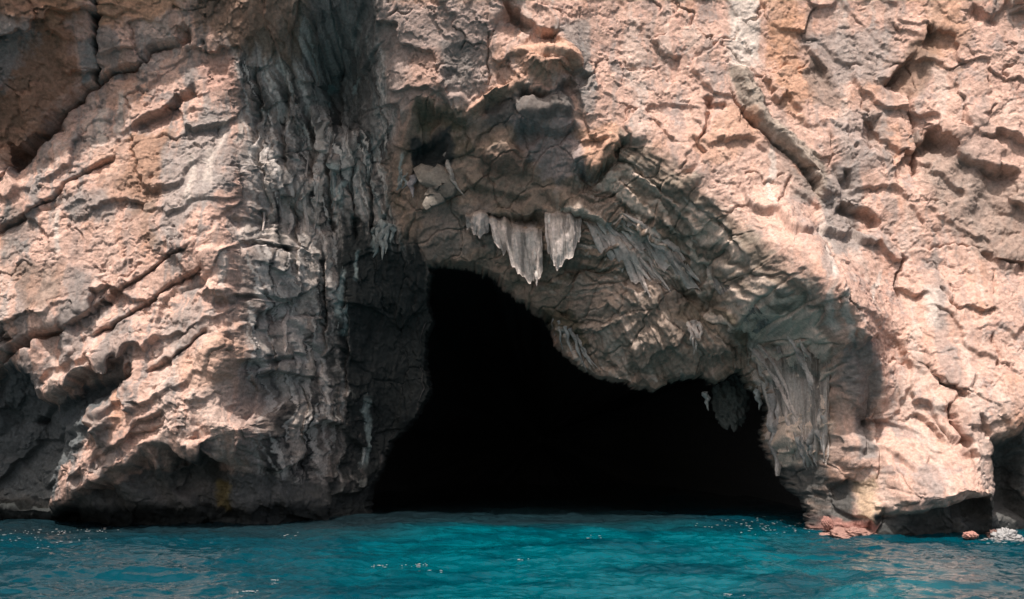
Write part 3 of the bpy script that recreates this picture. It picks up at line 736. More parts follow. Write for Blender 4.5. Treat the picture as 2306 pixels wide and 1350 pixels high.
NZM = {'m': n_mid, 'd': drip, None: None}
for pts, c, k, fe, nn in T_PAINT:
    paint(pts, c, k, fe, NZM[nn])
for px, y0, y1, w in ((641,705,800,11),(628,560,650,8),(600,335,520,8),(655,430,560,11),(690,330,600,9),(712,380,520,8),(700,560,690,10),(668,900,1060,12),
                      (640,760,920,8),(752,360,460,10),(770,400,470,8),(800,360,460,6),(560,500,545,14),(615,505,545,9),(765,600,730,8),(775,680,760,10),
                      (820,880,1060,9),(800,560,640,7),(845,500,580,12),(900,330,420,6),(680,620,720,7),(735,560,640,6),(590,700,800,10),(700,780,900,10),
                      (745,170,240,6),(800,160,200,6),(720,270,340,6),(540,250,330,9),(500,260,340,12),(470,320,420,14),(430,340,470,10)):
    streak([(px + 8, y0), (px + random.uniform(-5, 5), (y0 + y1) / 2), (px - 6, y1)], PALE * 0.92 if px < 740 else TEAL * 1.6, w / 64.0, 0.85, n_fin)
for pts, w in (([(1205,470),(1300,490),(1420,560),(1500,640)], 8), ([(1350,490),(1450,570),(1530,620)], 12), ([(1400,490),(1500,560),(1570,640)], 9),
               ([(1690,740),(1740,800),(1770,900)], 12), ([(1760,780),(1820,860),(1850,960)], 12), ([(1700,690),(1790,780),(1850,870)], 7),
               ([(1640,660),(1740,730),(1800,800)], 6), ([(1250,730),(1290,780),(1330,835)], 6)):
    streak(pts, PALE * 0.9, w / 64.0, 0.85, n_fin)
for k, (pts, w) in enumerate(FLOWS):
    streak(pts, rgb(.64,.51,.43) * (1.0 + 0.25 * ((k * 7) % 10) / 10), w / 58.0, 0.95, n_fin)
for pts, w in (([(1742,290),(1741,380),(1738,480)], 9), ([(1873,640),(1880,690),(1888,750)], 8), ([(1850,500),(1862,560),(1872,640)], 10), ([(1905,640),(1912,700),(1916,780)], 7),
               ([(1660,-40),(1664,60),(1668,160)], 16), ([(1690,-40),(1694,50),(1692,130)], 10), ([(1990,600),(1975,640),(1960,690)], 7), ([(2090,640),(2100,700),(2098,750)], 16),
               ([(230,230),(228,290),(226,330)], 14), ([(270,200),(268,260),(262,310)], 12), ([(510,560),(508,610),(506,660)], 10), ([(130,460),(128,520),(124,580)], 8)):
    streak(pts, PALE * 1.05, w / 64.0, 0.8, n_fin)
# small scale mottling
T *= (1.0 + 0.22 * n_fin + 0.12 * n_mid)[..., None]
pink_ = mask([(1838,1120),(1988,1120),(1992,1300),(1836,1300)], 0.15)
blend(0.85 * sst(0.55, 0.12, Z + 0.35 * n_mid) * (1 - pink_), ALGAE_SHADE)      # wet band at the waterline
blend(in_cave * 0.95, ALGAE_SHADE * 0.6)            # black inside the rim: cave darkness painted in
T = np.clip(T, 0.01, 0.85)

# ---- cut the face into the rock masses one can tell apart
cliff = tag(empty("cliff"), "weathered pink and grey limestone sea cliff rising from the turquoise water", "cliff", kind="structure")
REG = [("rock_face", None, None)]
def region(name, label, pts):
    REG.append((name, label, pts))
region("rock_nose", "grey brown bulge of rock right above the cave roof", [(850,-900),(1390,-900),(1400,100),(1395,290),(1300,300),(1150,265),(1050,275),(925,250),(880,300),(870,80)])
region("rock_slab", "rust brown block overhanging the upper left crack", [(-1500,-900),(850,-900),(850,-40),(690,-30),(600,60),(530,115),(440,110)] + LINE_A[::-1] + [(-1500,900)])
region("rock_slab", "pale slab between the two upper left cracks", LINE_A + [(520,140),(520,250),(440,183),(412,209),(380,242),(335,264),(290,287),(255,300),(262,335)] + LINE_C[::-1] + [(-1500,900)])
region("rock_slab", "broad sunlit slab in the middle of the left wall", LINE_C + [(255,300),(290,287),(335,264),(380,242),(412,209),(437,183),(520,280),(530,540),(447,560)] + LINE_D[::-1] + LINE_H[::-1] + [(-1500,1200)])
region("rock_slab", "thin tilted layer between two parallel cracks", LINE_D + [(470,583)] + LINE_E[::-1])
region("rock_slab", "sunlit slab with the bright square block at its end", LINE_H[1:] + [(187,764)] + LINE_E[1:] + [(447,560),(530,545),(534,668),(480,680),(472,735)] + LINE_G[::-1] + [(275,806)] + LINE_I[::-1] + [(-1500,1200),(-1500,950)])
region("rock_slab", "lowest sunlit tongue of rock sloping down to the sea", LINE_I[3:] + LINE_G + [(480,680),(534,690),(540,850),(595,955),(545,1050),(500,1040),(430,1030),(378,1008),(334,1012),(294,1037),(240,1074),(187,1114),(120,1165),(110,1080),(170,1000),(180,900)])
region("rock_foot", "dark wet foot of the left wall above the waterline", [(-1500,900)] + LINE_I[:4] + [(180,900),(170,1000),(110,1080),(120,1165),(187,1114),(240,1074),(294,1037),(334,1012),(378,1008),(430,1030),(500,1040),(545,1050),(560,1300),(-1500,1500)])
region("fluted_wall", "shaded wall of vertical grey flutes left of the cave", FLUTE)
region("overhang", "dark overhanging underside above the cave mouth", SOFFIT)
region("flowstone_ridge", "grey ridge of flowstone running diagonally down the right wall", [(1640,-60),(1712,-60),(1705,140),(1740,260),(1800,310),(1850,370),(1885,470),(1845,455),(1820,395),(1760,337),(1690,267),(1640,170)])
region("boulder", "orange topped boulder jutting out above the cave", [(1157,120),(1200,84),(1260,90),(1306,132),(1292,185),(1230,195),(1175,185)])
region("rock_pillar", "narrow sunlit pillar at the right edge of the cave", RIDGE[11:] + [(1985,1215),(1978,1035),(1975,900),(1960,765),(1905,740)])
region("rock_buttress", "broad undercut buttress standing in the sea on the right", [(1978,880),(2083,807),(2124,866),(2190,905),(2206,1040),(2245,1120),(2240,1300),(1980,1300),(1978,1035)])
region("rock_recess", "dark hollow at the foot of the right wall", [(2206,940),(2330,930),(2330,1300),(2240,1300),(2245,1120),(2206,1040)])
lab = np.zeros(X.shape, np.int16)
for k, (nm, lb, pts) in enumerate(REG):
    if pts is not None:
        sl, d = poly_field(pts, 0.3)
        lab[sl] = np.where(d > 0, k, lab[sl])
cell = lab[:-1, :-1].copy()
DC = np.full_like(X, -9.0); DC[slc] = dc
cell[DC[:-1, :-1] > 0.10] = -1                        # the mouth is open: the chamber behind it is a vault of its own
vid = np.arange(NX * NZ, dtype=np.int32).reshape(NZ, NX)
quads = np.stack([vid[:-1, :-1], vid[:-1, 1:], vid[1:, 1:], vid[1:, :-1]], -1)
VV = np.stack([VX, VY, VZ], -1).reshape(-1, 3)
TT = T.reshape(-1, 3)
for k, (nm, lb, pts) in enumerate(REG):
    q = quads[cell == k]
    if len(q) == 0:
        continue
    used = np.unique(q)
    remap = np.zeros(NX * NZ, np.int32); remap[used] = np.arange(len(used), dtype=np.int32)
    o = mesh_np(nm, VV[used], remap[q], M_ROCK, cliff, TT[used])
    tag(o, lb)

# the chamber: a vault that opens wider behind the rim and runs back into the dark
ccx, ccz = P(1270, 985); ccz = max(ccz, 2.2)
ang_n = 220
angs = np.linspace(0, 2 * np.pi, ang_n, endpoint=False)
ray_r = np.arange(0.5, 16.0, 0.02)
rim_r = np.zeros(ang_n); rim_y = np.zeros(ang_n)
VYb = (Y + nrm[..., 1] * D).astype(f32)
for i, a in enumerate(angs):
    rx_, rz_ = ccx + ray_r * math.cos(a), ccz + ray_r * math.sin(a)
    dd = sample(DC, xs, zs, rx_, rz_)
    ins_ = np.where(dd > 0.06)[0]
    m_ = min(ins_[-1] + 1, len(ray_r) - 1) if len(ins_) else 0
    rim_r[i] = ray_r[m_]
    rim_y[i] = float(sample(VYb, xs, zs, np.array(rx_[m_]), np.array(rz_[m_])))
ring_dy = np.array([-0.05, 0.9, 2.0, 4.0, 7.0, 11.0, 16.0, 22.0, 28.0, 33.0, 36.0])
ring_s = np.array([0.22, 0.9, 1.7, 2.4, 2.8, 2.6, 1.8, 0.4, -1.5, -4.0, -9.0])
CH = []
for dy, sc in zip(ring_dy, ring_s):
    r = np.maximum(rim_r + sc, 0.3)
    cx_, cz_ = ccx + r * np.cos(angs), ccz + r * np.sin(angs)
    yb_ = rim_y + (rim_y.max() - rim_y) * min(1.0, dy / 11.0) + dy
    nn_ = 0.35 * min(1.0, dy / 2.0)
    cz_ = cz_ + nn_ * fbm2((cx_ * 0.7).astype(f32), (cz_ * 0.7 + dy).astype(f32), 3, 701)
    CH.append(np.stack([cx_, yb_ + nn_ * fbm2((cx_ * 0.6).astype(f32), (cz_ * 0.6).astype(f32), 3, 703), cz_], -1))
CH = np.array(CH)
ci = np.arange(len(ring_dy) * ang_n).reshape(len(ring_dy), ang_n); cj = np.roll(ci, -1, 1)
chq = np.stack([ci[:-1], cj[:-1], cj[1:], ci[1:]], -1).reshape(-1, 4)
mid_ = np.array([[ccx, CH[-1, :, 1].mean() + 0.5, ccz]])
chv = np.concatenate([CH.reshape(-1, 3), mid_])
half = ci[-1].reshape(-1, 2)
cap = np.stack([ci[-1][0::2], ci[-1][1::2], np.roll(ci[-1], -2)[0::2], np.full(ang_n // 2, len(chv) - 1)], -1)
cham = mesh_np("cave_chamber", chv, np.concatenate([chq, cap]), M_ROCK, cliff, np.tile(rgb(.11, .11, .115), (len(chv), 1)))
tag(cham, "black interior of the sea cave")

# ================================================================== THE SEA
wx = np.arange(-19.5, 19.5, 0.055)
sx_ = np.cumsum(np.geomspace(0.09, 700.0, 60))
wx = np.concatenate([wx[0] - sx_[::-1], wx, wx[-1] + sx_]).astype(f32)
wy = np.arange(-20.5, 7.0, 0.075)
wy = np.concatenate([wy[0] - np.cumsum(np.geomspace(0.12, 900.0, 60))[::-1], wy, wy[-1] + np.cumsum(np.geomspace(0.12, 6.0, 22))]).astype(f32)
SX, SY = np.meshgrid(wx, wy)
fade = (1 - sst(22, 60, np.abs(SX))) * (1 - sst(30, 80, np.abs(SY + 8)))
q1 = fbm2(SX * 0.30, SY * 0.42, 3, 301); q2 = fbm2(SX * 0.30 + 9, SY * 0.42 + 4, 3, 303)
h = 0.16 * perlin2(SX * 0.16 + 0.3 * q1, SY * 0.24 + 0.3 * q2, 305)
h = h + 0.17 * fbm2(SX * 0.42 + 0.6 * q1, SY * 0.62 + 0.6 * q2, 2, 307) + 0.05 * fbm2(SX * 1.3 + 0.6 * q1, SY * 1.9 + 0.6 * q2, 2, 309, ridged=True)
h = h + 0.024 * fbm2(SX * 2.2 + 1.2 * q1, SY * 3.0 + 1.2 * q2, 3, 311, ridged=True)
SZ = (h * fade).astype(f32)
vid = np.arange(SX.size, dtype=np.int32).reshape(SX.shape)
wq = np.stack([vid[:-1, :-1], vid[:-1, 1:], vid[1:, 1:], vid[1:, :-1]], -1).reshape(-1, 4)
# body colour: bright middle, cave shadow and dark cliff reflections painted in
TUR, DEEP, NAVY = rgb(.0, .072, .10), rgb(.0, .035, .052), rgb(.008, .016, .02)
wm = 0.5 + 0.5 * np.clip(q1 * 1.8, -1, 1)
WT = np.empty(SX.shape + (3,), f32)
WT[...] = rgb(.0, .072, .094) * 1.08
def wblend(w, c):
    w = np.clip(w, 0, 1)[..., None]
    WT[...] = WT * (1 - w) + c * w
wblend(0.85 * sst(0.0, 0.45, q2 + 0.1), DEEP)
wblend(0.92 * sst(-5.0, -13.0, SX + 2.5 * q1) * sst(-20.0, -7.0, SY + 2.5 * q2), NAVY)  # dark rock reflection along the left wall, painted in
wblend(0.6 * sst(-9.0, -2.0, SY + 1.5 * q1) * sst(-6.0, -10.0, SX), NAVY)
wblend(0.93 * sst(-3.0, 2.5, SY + 1.4 * q2), NAVY)  # the cave's shadow painted onto the water at its mouth
wblend(0.9 * sst(-1.0, -6.5, SX + 1.8 * q1 + 0.25 * (SY + 12)), DEEP)
wblend(0.85 * sst(6.5, 10.5, SX + 1.8 * q2 + 0.1 * (SY + 12)), DEEP)
wblend(0.8 * sst(-6.5, -2.5, SY + 1.5 * q1) * sst(-1.0, -5.0, SX), NAVY)
M_SEA, nt, b = node_mat("sea_water")
N, L = nt.nodes, nt.links
att = N.new("ShaderNodeAttribute"); att.attribute_name = "tint"
L.new(att.outputs["Color"], b.inputs["Base Color"])
b.inputs["Roughness"].default_value = 0.04
b.inputs["IOR"].default_value = 1.333
geo = N.new("ShaderNodeNewGeometry")
mp = N.new("ShaderNodeMapping"); mp.inputs["Scale"].default_value = (3.2, 4.6, 1.0)
nz = N.new("ShaderNodeTexNoise"); nz.inputs["Scale"].default_value = 1.0; nz.inputs["Detail"].default_value = 4.0
L.new(geo.outputs["Position"], mp.inputs["Vector"]); L.new(mp.outputs[0], nz.inputs["Vector"])
bp = N.new("ShaderNodeBump"); bp.inputs["Strength"].default_value = 0.55; bp.inputs["Distance"].default_value = 0.05
L.new(nz.outputs["Fac"], bp.inputs["Height"]); L.new(bp.outputs[0], b.inputs["Normal"])
sea = mesh_np("sea", np.stack([SX, SY, SZ], -1).reshape(-1, 3), wq, M_SEA, None, WT.reshape(-1, 3))
tag(sea, "rippled turquoise sea lapping into the cave mouth", "sea", kind="structure")

# ================================================================== WHAT HANGS FROM THE ROCK
def surf(px, py):
    """the finished rock at a place of the wall: x, y, z"""
    x, z = P(px, py)
    i = min(max(np.searchsorted(xs, x), 1), NX - 1); j = min(max(np.searchsorted(zs, z), 1), NZ - 1)
    return x, float(Yd[j, i]), z
Yd = box_blur((Y + nrm[..., 1] * D).astype(f32), 3)

def strand_mesh(path, radii, seed, flat=0.75, sides=12, rough=0.16):
    """a knobbly tapering tube of stone along a path"""
    rs = np.random.RandomState(seed)
    p = np.array(path, float)
    seg = np.linalg.norm(np.diff(p, axis=0), axis=1); cum = np.concatenate([[0], np.cumsum(seg)])
    n_ = max(6, min(40, int(cum[-1] / 0.07)))
    t = np.linspace(0, 1, n_)
    q = np.stack([np.interp(t * cum[-1], cum, p[:, k]) for k in range(3)], 1)
    r = np.interp(t, np.linspace(0, 1, len(radii)), radii)
    ph = rs.uniform(0, 6.28, 6)
    q[:, 0] += 0.55 * r * np.sin(t * 7 + ph[0]) + 0.35 * r * np.sin(t * 17 + ph[5]); q[:, 1] += 0.15 * r * np.sin(t * 9 + ph[1])
    ang = np.linspace(0, 2 * np.pi, sides, endpoint=False)
    V = np.zeros((n_, sides, 3))
    tang = np.gradient(q, axis=0); tang /= np.linalg.norm(tang, axis=1, keepdims=True)
    side_ = np.cross(tang, np.array([0, -1.0, 0])); side_ /= np.linalg.norm(side_, axis=1, keepdims=True) + 1e-9
    back = np.cross(side_, tang)
    lobes = 1 + 0.16 * np.sin(ang[None] * 3 + ph[2] + 1.5 * t[:, None]) + 0.10 * np.sin(ang[None] * 5 + ph[3] - 2 * t[:, None])
    kn = 1 + rough * np.sin(t * 23 + ph[4])[:, None] + rough * rs.uniform(-1, 1, (n_, sides))
    rr = r[:, None] * lobes * kn
    V = q[:, None] + rr[..., None] * (np.cos(ang)[None, :, None] * side_[:, None] + flat * np.sin(ang)[None, :, None] * back[:, None])
    idx = np.arange(n_ * sides).reshape(n_, sides)
    a, b_ = idx[:-1], np.roll(idx, -1, 1)[:-1]
    c, d = np.roll(idx, -1, 1)[1:], idx[1:]
    Q = np.stack([a, b_, c, d], -1).reshape(-1, 4)
    return V.reshape(-1, 3), Q, t.repeat(sides)

def strand(name, parent, pts, wpx, base, seed, hug=1.0, off=0.06, prof=(1.15, 1.0, 0.8, 0.45, 0.06), flat=0.75, origin=(0, 0, 0), plane=False):
    """a strand of stone from pixel places; hug 1 follows the rock, 0 hangs free from its first point"""
    pp = np.array(pts, float)
    if len(pp) == 2:
        pp = np.array([pp[0], pp[0] * .66 + pp[1] * .34, pp[0] * .33 + pp[1] * .67, pp[1]])
    y0 = surf(*pp[0])[1]
    if plane:
        y0 = min(surf(*q_)[1] for q_ in pp) - off
    path = []
    for k, (a, b_) in enumerate(pp):
        y = hug * (surf(a, b_)[1] - off) + (1 - hug) * (y0 - 0.03)
        y = min(y, surf(a, b_)[1] - off)
        x, z = at(a, b_, y)
        path.append((x, y, z))
    dist = (path[0][1] - CAMY) / 1.0
    r0 = wpx / 2.0 / FPX * dist
    V, Q, t = strand_mesh(path, [r0 * k for k in prof], seed, flat)
    rs = np.random.RandomState(seed + 1)
    col = np.clip(base[None] * (0.86 + 0.28 * rs.rand(len(V), 1)) * (0.9 + 0.2 * np.sin(t * 11 + seed))[:, None], 0.02, 0.85)
    return mesh_np(name, V - np.array(origin), Q, M_ROCK, parent, col.astype(f32))

def formation(name, label, cat, strands, base, group=None, hug=0.3, off=0.06, part="strand", flat=0.75, prof=None, seed=0, crust=0, sheets=(), plane=False):
    a, b_ = strands[0][0][0]
    loc = surf(a, b_)
    e = tag(empty(name, loc), label, cat, group)
    if crust:
        top = [st[0][0] for st in strands]
        top = [(top[0][0] - 8, top[0][1])] + [(a, b_ + 2) for a, b_ in top] + [(top[-1][0] + 8, top[-1][1])]
        strand("crust", e, top, crust, base * 0.75, seed * 100 + 77, 1.0, 0.05, prof=(0.4, 1.0, 0.8, 1.1, 0.9, 0.4), origin=loc)
    for k, (tp, bt, kw) in enumerate(sheets):
        sheet("sheet", e, tp, bt, base, seed * 10 + k, loc, **kw)
    for k, (pts, w) in enumerate(strands):
        kw = {} if prof is None else {"prof": prof}
        kw["plane"] = plane
        strand(part, e, pts, w, base, seed * 100 + k * 3 + 1, hug, off, flat=flat, origin=loc, **kw)
    return e

G1 = "flowstone hanging from the cave roof"
SHAWL = rgb(.80, .69, .64); ASH = rgb(.36, .33, .31); AQUA = rgb(.27, .29, .285)
rr_ = random.Random(5)
def sheet(name, parent, tops, bottoms, base, seed, origin, off=0.12, hug=0.35, nu=90, nv=36, flute=0.15, jag=10.0, waves=9.0):
    """a fluted curtain of stone with a ragged lower edge, a closed solid"""
    rs = np.random.RandomState(seed)
    u = np.linspace(0, 1, nu)
    def along(line):
        L_ = np.array(line, float); k = np.linspace(0, 1, len(L_))
        return np.stack([np.interp(u, k, L_[:, 0]), np.interp(u, k, L_[:, 1])], 1)
    a, b_ = along(tops), along(bottoms)
    uu = (u * waves + seed).astype(f32)
    f1_ = fbm2(uu + 0.5 * perlin2(uu * 0.6, uu * 0 + seed, 611), np.full_like(uu, seed * 1.7), 1, 601, ridged=True)
    b_[:, 1] += jag * (f1_ * 1.3 + 0.9 * perlin2(uu * 0.9, uu * 0 + 3.3, 603))
    a[:, 1] += 13.0 * perlin2(uu * 0.8 + 9.0, uu * 0 + seed, 617)
    v = np.linspace(0, 1, nv)
    wob = fbm2(np.tile(uu * 0.7, (nv, 1)), np.tile((v * 2.2).astype(f32)[:, None], (1, nu)), 3, 613 + seed)
    F = np.zeros((nv, nu, 3)); Bk = np.zeros((nv, nu, 3)); colr = np.zeros((nv, nu, 3), f32)
    for i in range(nu):
        y0 = surf(*a[i])[1] - off
        kk = np.linspace(0, 1, 6)
        yr = [surf(*(a[i] * (1 - q_) + b_[i] * q_))[1] - 0.04 for q_ in kk]
        for j in range(nv):
            q = a[i] * (1 - v[j]) + b_[i] * v[j]
            ys = float(np.interp(v[j], kk, yr))
            y = min(hug * ys + (1 - hug) * y0, ys)
            n2_ = float(f1_[i])
            thin = math.sqrt(max(0.0, 1 - v[j] ** 3))
            n2_ = n2_ * (0.35 + 0.9 * abs(float(wob[j, i]))) + 0.5 * float(wob[j, i])
            yy = y + 0.35 * max(0.0, 1 - v[j] / 0.14) - flute * (n2_ + 0.6) * (0.4 + 0.6 * math.sin(math.pi * min(1.0, v[j] * 1.1)))
            x, z = at(q[0] + 5.0 * float(wob[j, (i + 7) % nu]), q[1], yy)
            F[j, i] = (x, yy, z)
            d_ = 0.05 + 0.16 * thin
            Bk[j, i] = (x, yy + d_, z + 0.01)
    UU, VV_ = np.meshgrid(uu * 1.4, (v * 1.4).astype(f32))
    sn = fbm2(UU, VV_, 3, 605 + seed)
    F[..., 1] -= 0.05 * sn; F[..., 0] += 0.02 * fbm2(UU * 2, VV_ * 6, 2, 607)
    shade = 0.85 + 0.5 * sn
    colr[...] = base * np.clip(shade, 0.3, 1.3)[..., None]
    dark = sst(0.05, 0.3, -sn + 0.25 * fbm2(UU * 2, VV_ * 2, 2, 609) - 0.05)[..., None]
    colr = colr * (1 - 0.45 * dark) + (ALGAE_SHADE * 1.5) * 0.45 * dark
    top_ = (1 - sst(0.05, 0.35, v))[:, None, None]
    colr = colr * (1 - 0.75 * top_) + rgb(.24, .185, .15) * 0.75 * top_
    idx = np.arange(nv * nu).reshape(nv, nu); ib = idx + nv * nu
    def qd(g, flip):
        q_ = np.stack([g[:-1, :-1], g[:-1, 1:], g[1:, 1:], g[1:, :-1]], -1).reshape(-1, 4)
        return q_[:, ::-1] if flip else q_
    rim = []
    def strip(p_, r_):
        rim.append(np.stack([p_[:-1], p_[1:], r_[1:], r_[:-1]], -1))
    strip(idx[-1], ib[-1]); strip(ib[0], idx[0]); strip(ib[:, 0], idx[:, 0]); strip(idx[:, -1], ib[:, -1])
    Q = np.concatenate([qd(idx, True), qd(ib, False)] + rim)
    V = np.concatenate([F.reshape(-1, 3), Bk.reshape(-1, 3)]) - np.array(origin)
    return mesh_np(name, V, Q, M_ROCK, parent, np.concatenate([colr.reshape(-1, 3)] * 2).astype(f32))

def fan(tops, bottoms, n, w):
    out = []
    for k in range(n):
        f = k / (n - 1) if n > 1 else 0
        def on(line):
            g = f * (len(line) - 1); i = min(int(g), len(line) - 2) if len(line) > 1 else 0
            u = g - i
            return (line[i][0] * (1 - u) + line[i + 1][0] * u, line[i][1] * (1 - u) + line[i + 1][1] * u)
        a, b_ = on(tops), on(bottoms)
        out.append(([(a[0], a[1] + rr_.uniform(-6, 4)), ((a[0] + b_[0]) / 2 + rr_.uniform(-2, 2), (a[1] + b_[1]) / 2), (b_[0], b_[1] + rr_.uniform(-7, 5))], w * rr_.uniform(0.75, 1.25)))
    return out
CURT = (0.7, 1.0, 1.1, 0.9, 0.25)
formation("flowstone_curtain", "wide pale fluted stone curtain tapering to a point above the cave roof", "flowstone",
          [([(1205,560),(1207,605),(1209,645)], 12), ([(1190,560),(1192,600),(1194,625)], 10), ([(1165,545),(1166,580),(1168,604)], 9), ([(1126,500),(1127,535),(1128,560)], 9)], SHAWL, G1, 0.3, 0.16, part="drip", prof=(0.3, 0.9, 1.0, 0.7, 0.15), seed=1,
          sheets=[([(1100,484),(1150,492),(1222,500)], [(1112,535),(1150,585),(1195,628),(1222,600)], dict(waves=5.5, jag=11.0))])
formation("flowstone_curtain", "narrower pale stone curtain with a looped lower edge, right of the wide one", "flowstone",
          [([(1243,540),(1245,575),(1252,603)], 9), ([(1262,560),(1266,590),(1258,606)], 8), ([(1238,480),(1238,530),(1240,570)], 9)], SHAWL, G1, 0.3, 0.16, part="drip", prof=(0.3, 0.9, 1.0, 0.7, 0.2), seed=2,
          sheets=[([(1226,470),(1262,466),(1312,486)], [(1232,560),(1256,596),(1290,565),(1306,530)], dict(waves=4.6, jag=10.0))])
formation("flowstone_curtain", "short beige curtain left of the wide pale one, under the roof", "flowstone",
          [([(1068,490),(1070,515),(1074,532)], 10), ([(1088,485),(1090,505),(1093,520)], 9)], SHAWL * 0.85, G1, 0.3, 0.12, part="drip", prof=(0.3, 0.9, 1.0, 0.7, 0.2), seed=3,
          sheets=[([(1048,480),(1075,472),(1104,478)], [(1052,508),(1076,530),(1102,512)], dict(waves=3.0, jag=8.0, nu=50, nv=24))])
formation("stone_flank", "grey hanging flank of fused stone drapes between the black cave and the sunlit pillar", "flowstone",
          [([(1815,960),(1822,1020),(1838,1072)], 11), ([(1852,930),(1854,985),(1857,1040)], 13)], rgb(.56, .49, .45), None, 0.9, 0.05, part="drip", seed=18,
          sheets=[([(1700,790),(1780,790),(1872,800)], [(1738,955),(1765,985),(1800,1030),(1840,1065),(1866,1035)], dict(waves=6.5, jag=12.0, hug=1.0, off=-0.06, flute=0.13, nu=110, nv=44))])
for lab_, tp, bt, sd in (("slanting pale stone drape directly right of the two pale curtains", [(1316,486),(1372,512),(1425,548)], [(1352,560),(1412,606),(1468,652)], 21),
                         ("broad pale stone drape high under the overhang, above the slanting one", [(1395,480),(1455,512),(1520,560)], [(1440,548),(1510,602),(1580,640)], 22),
                         ("brown grey stone drape halfway down the overhang towards the right", [(1600,610),(1660,650),(1720,700)], [(1640,690),(1700,735),(1765,790)], 23)):
    formation("stone_drapery", lab_, "flowstone", [([tp[0], bt[0]], 9), ([tp[2], bt[2]], 8)], SHAWL * (0.85 if sd < 23 else 0.55), None, 1.0, 0.0, part="rib", prof=(0.3, 1.0, 1.0, 0.8, 0.2), seed=sd,
              sheets=[(tp, bt, dict(waves=5.0, jag=14.0, hug=1.0, off=0.0, flute=0.11, nu=60, nv=30))])
formation("hanging_stone", "pointed grey stone slab hanging in front of the dark hollow", "hanging rock",
          [([(978,378),(980,405),(975,440),(968,471)], 62)], rgb(.26, .23, .20), None, 0.0, 0.03, part="slab", plane=True, flat=0.35, prof=(0.85, 1.0, 0.95, 0.6, 0.2), seed=4)
formation("stalactite", "small lavender grey stalactite left of the pointed hanging stone", "stalactite",
          [([(928,395),(930,420),(929,446)], 17)], rgb(.40, .36, .37), None, 0.3, 0.1, seed=5)
formation("stalactite", "thin pale stone blade slanting down right of the pointed hanging stone", "stalactite",
          [([(1000,345),(1015,385),(1030,425),(1046,442)], 12), ([(1012,380),(1022,410),(1036,432)], 10)], rgb(.48, .43, .39), None, 0.8, 0.05, seed=6)
formation("tufa_cluster", "blue grey cluster of stone tongues at the upper left corner of the cave mouth", "tufa",
          [([(850,505),(852,540),(850,560)], 14), ([(862,500),(862,550),(860,586)], 18), ([(874,505),(872,540),(868,572)], 13), ([(884,510),(882,530),(880,548)], 11)], AQUA * 1.3, None, 0.2, 0.15, seed=7, crust=16)
formation("stalactite", "long pale stalactite hanging free at the right side of the black cave", "stalactite",
          [([(1742,885),(1748,930),(1740,990),(1746,1030),(1753,1072)], 27), ([(1752,905),(1756,960),(1752,1010)], 16)], rgb(.46, .43, .42), None, 0.1, 0.12, prof=(1.0, 0.7, 0.9, 1.15, 0.8, 0.55, 0.3), seed=8)
formation("stone_drapery", "long pale bands of stone sweeping down towards the right waterline", "flowstone",
          [([(1690,780),(1735,830),(1765,880),(1778,940),(1800,1000),(1822,1040)], 16), ([(1706,800),(1750,850),(1775,905),(1790,960)], 13), ([(1700,770),(1745,820),(1780,890),(1805,960),(1832,1010)], 11),
           ([(1720,800),(1765,860),(1786,930),(1812,985)], 9)], SHAWL * 0.85, None, 1.0, -0.01, prof=(0.5, 1.0, 1.0, 0.9, 0.3), seed=9)
formation("stone_drapery", "grey bands of stone beside the sunlit pillar", "flowstone",
          [([(1785,770),(1815,820),(1840,870),(1855,915)], 16), ([(1800,800),(1822,850),(1842,900)], 12), ([(1800,765),(1835,820),(1862,880)], 10), ([(1770,745),(1800,790),(1825,830)], 10)],
          SHAWL * 0.75, None, 1.0, -0.01, prof=(0.4, 1.0, 1.0, 0.8, 0.2), seed=10)
formation("stalactite_fringe", "fringe of grey stalactites at the foot of the right drapery", "stalactites",
          [([(1800,985),(1806,1020),(1818,1062)], 12), ([(1812,990),(1822,1030),(1838,1072)], 11), ([(1826,1000),(1832,1030),(1842,1058)], 9), ([(1846,925),(1848,975),(1856,1020)], 20), ([(1858,935),(1858,985),(1856,1035)], 14)],
          rgb(.42, .40, .39), None, 0.55, 0.08, part="stalactite", seed=11, crust=14)
formation("flowstone_tuft", "small pale tuft of stone drops on the brown roof boulder", "flowstone",
          [([(1552,728),(1556,755),(1556,775)], 10), ([(1564,722),(1566,750),(1568,790)], 12), ([(1576,728),(1578,750),(1577,768)], 10), ([(1560,735),(1561,765),(1563,800)], 7)], SHAWL * 0.9, G1, 0.6, 0.08, seed=12, crust=10)
formation("root_fringe", "thin grey stone threads along the slanting cave rim", "stalactites",
          [([(1246,716),(1247,745),(1252,772)], 6), ([(1258,722),(1260,755),(1268,790)], 6), ([(1272,735),(1280,770),(1292,805)], 7), ([(1284,740),(1300,785),(1322,838)], 8), ([(1296,755),(1315,795),(1340,832)], 8),
           ([(1306,775),(1330,812),(1352,835)], 6)], rgb(.40, .39, .38), None, 0.7, 0.08, part="thread", seed=13)
formation("stalactite", "faint grey green drop inside the dark roof of the cave", "stalactite", [([(1588,884),(1592,905),(1596,926)], 12)], AQUA * 1.2, None, 0.1, 0.1, seed=14)
formation("stalactite", "small blue grey drop just left of the long pale stalactite", "stalactite", [([(1706,880),(1710,900),(1709,924)], 14)], AQUA * 1.4, None, 0.1, 0.1, seed=15)
formation("stone_drapery", "ribbed pale bands slanting across the middle of the overhang", "flowstone",
          [([(1335,485),(1370,530),(1420,580),(1470,640)], 13), ([(1352,492),(1400,540),(1450,590),(1500,650)], 12), ([(1380,495),(1420,545),(1460,580),(1510,660)], 11), ([(1365,490),(1385,520),(1410,560)], 18),
           ([(1345,520),(1390,565),(1440,620)], 9), ([(1420,560),(1465,610),(1490,665)], 9)], SHAWL * 0.9, None, 1.0, -0.01, prof=(0.4, 1.0, 1.0, 0.8, 0.2), seed=16)
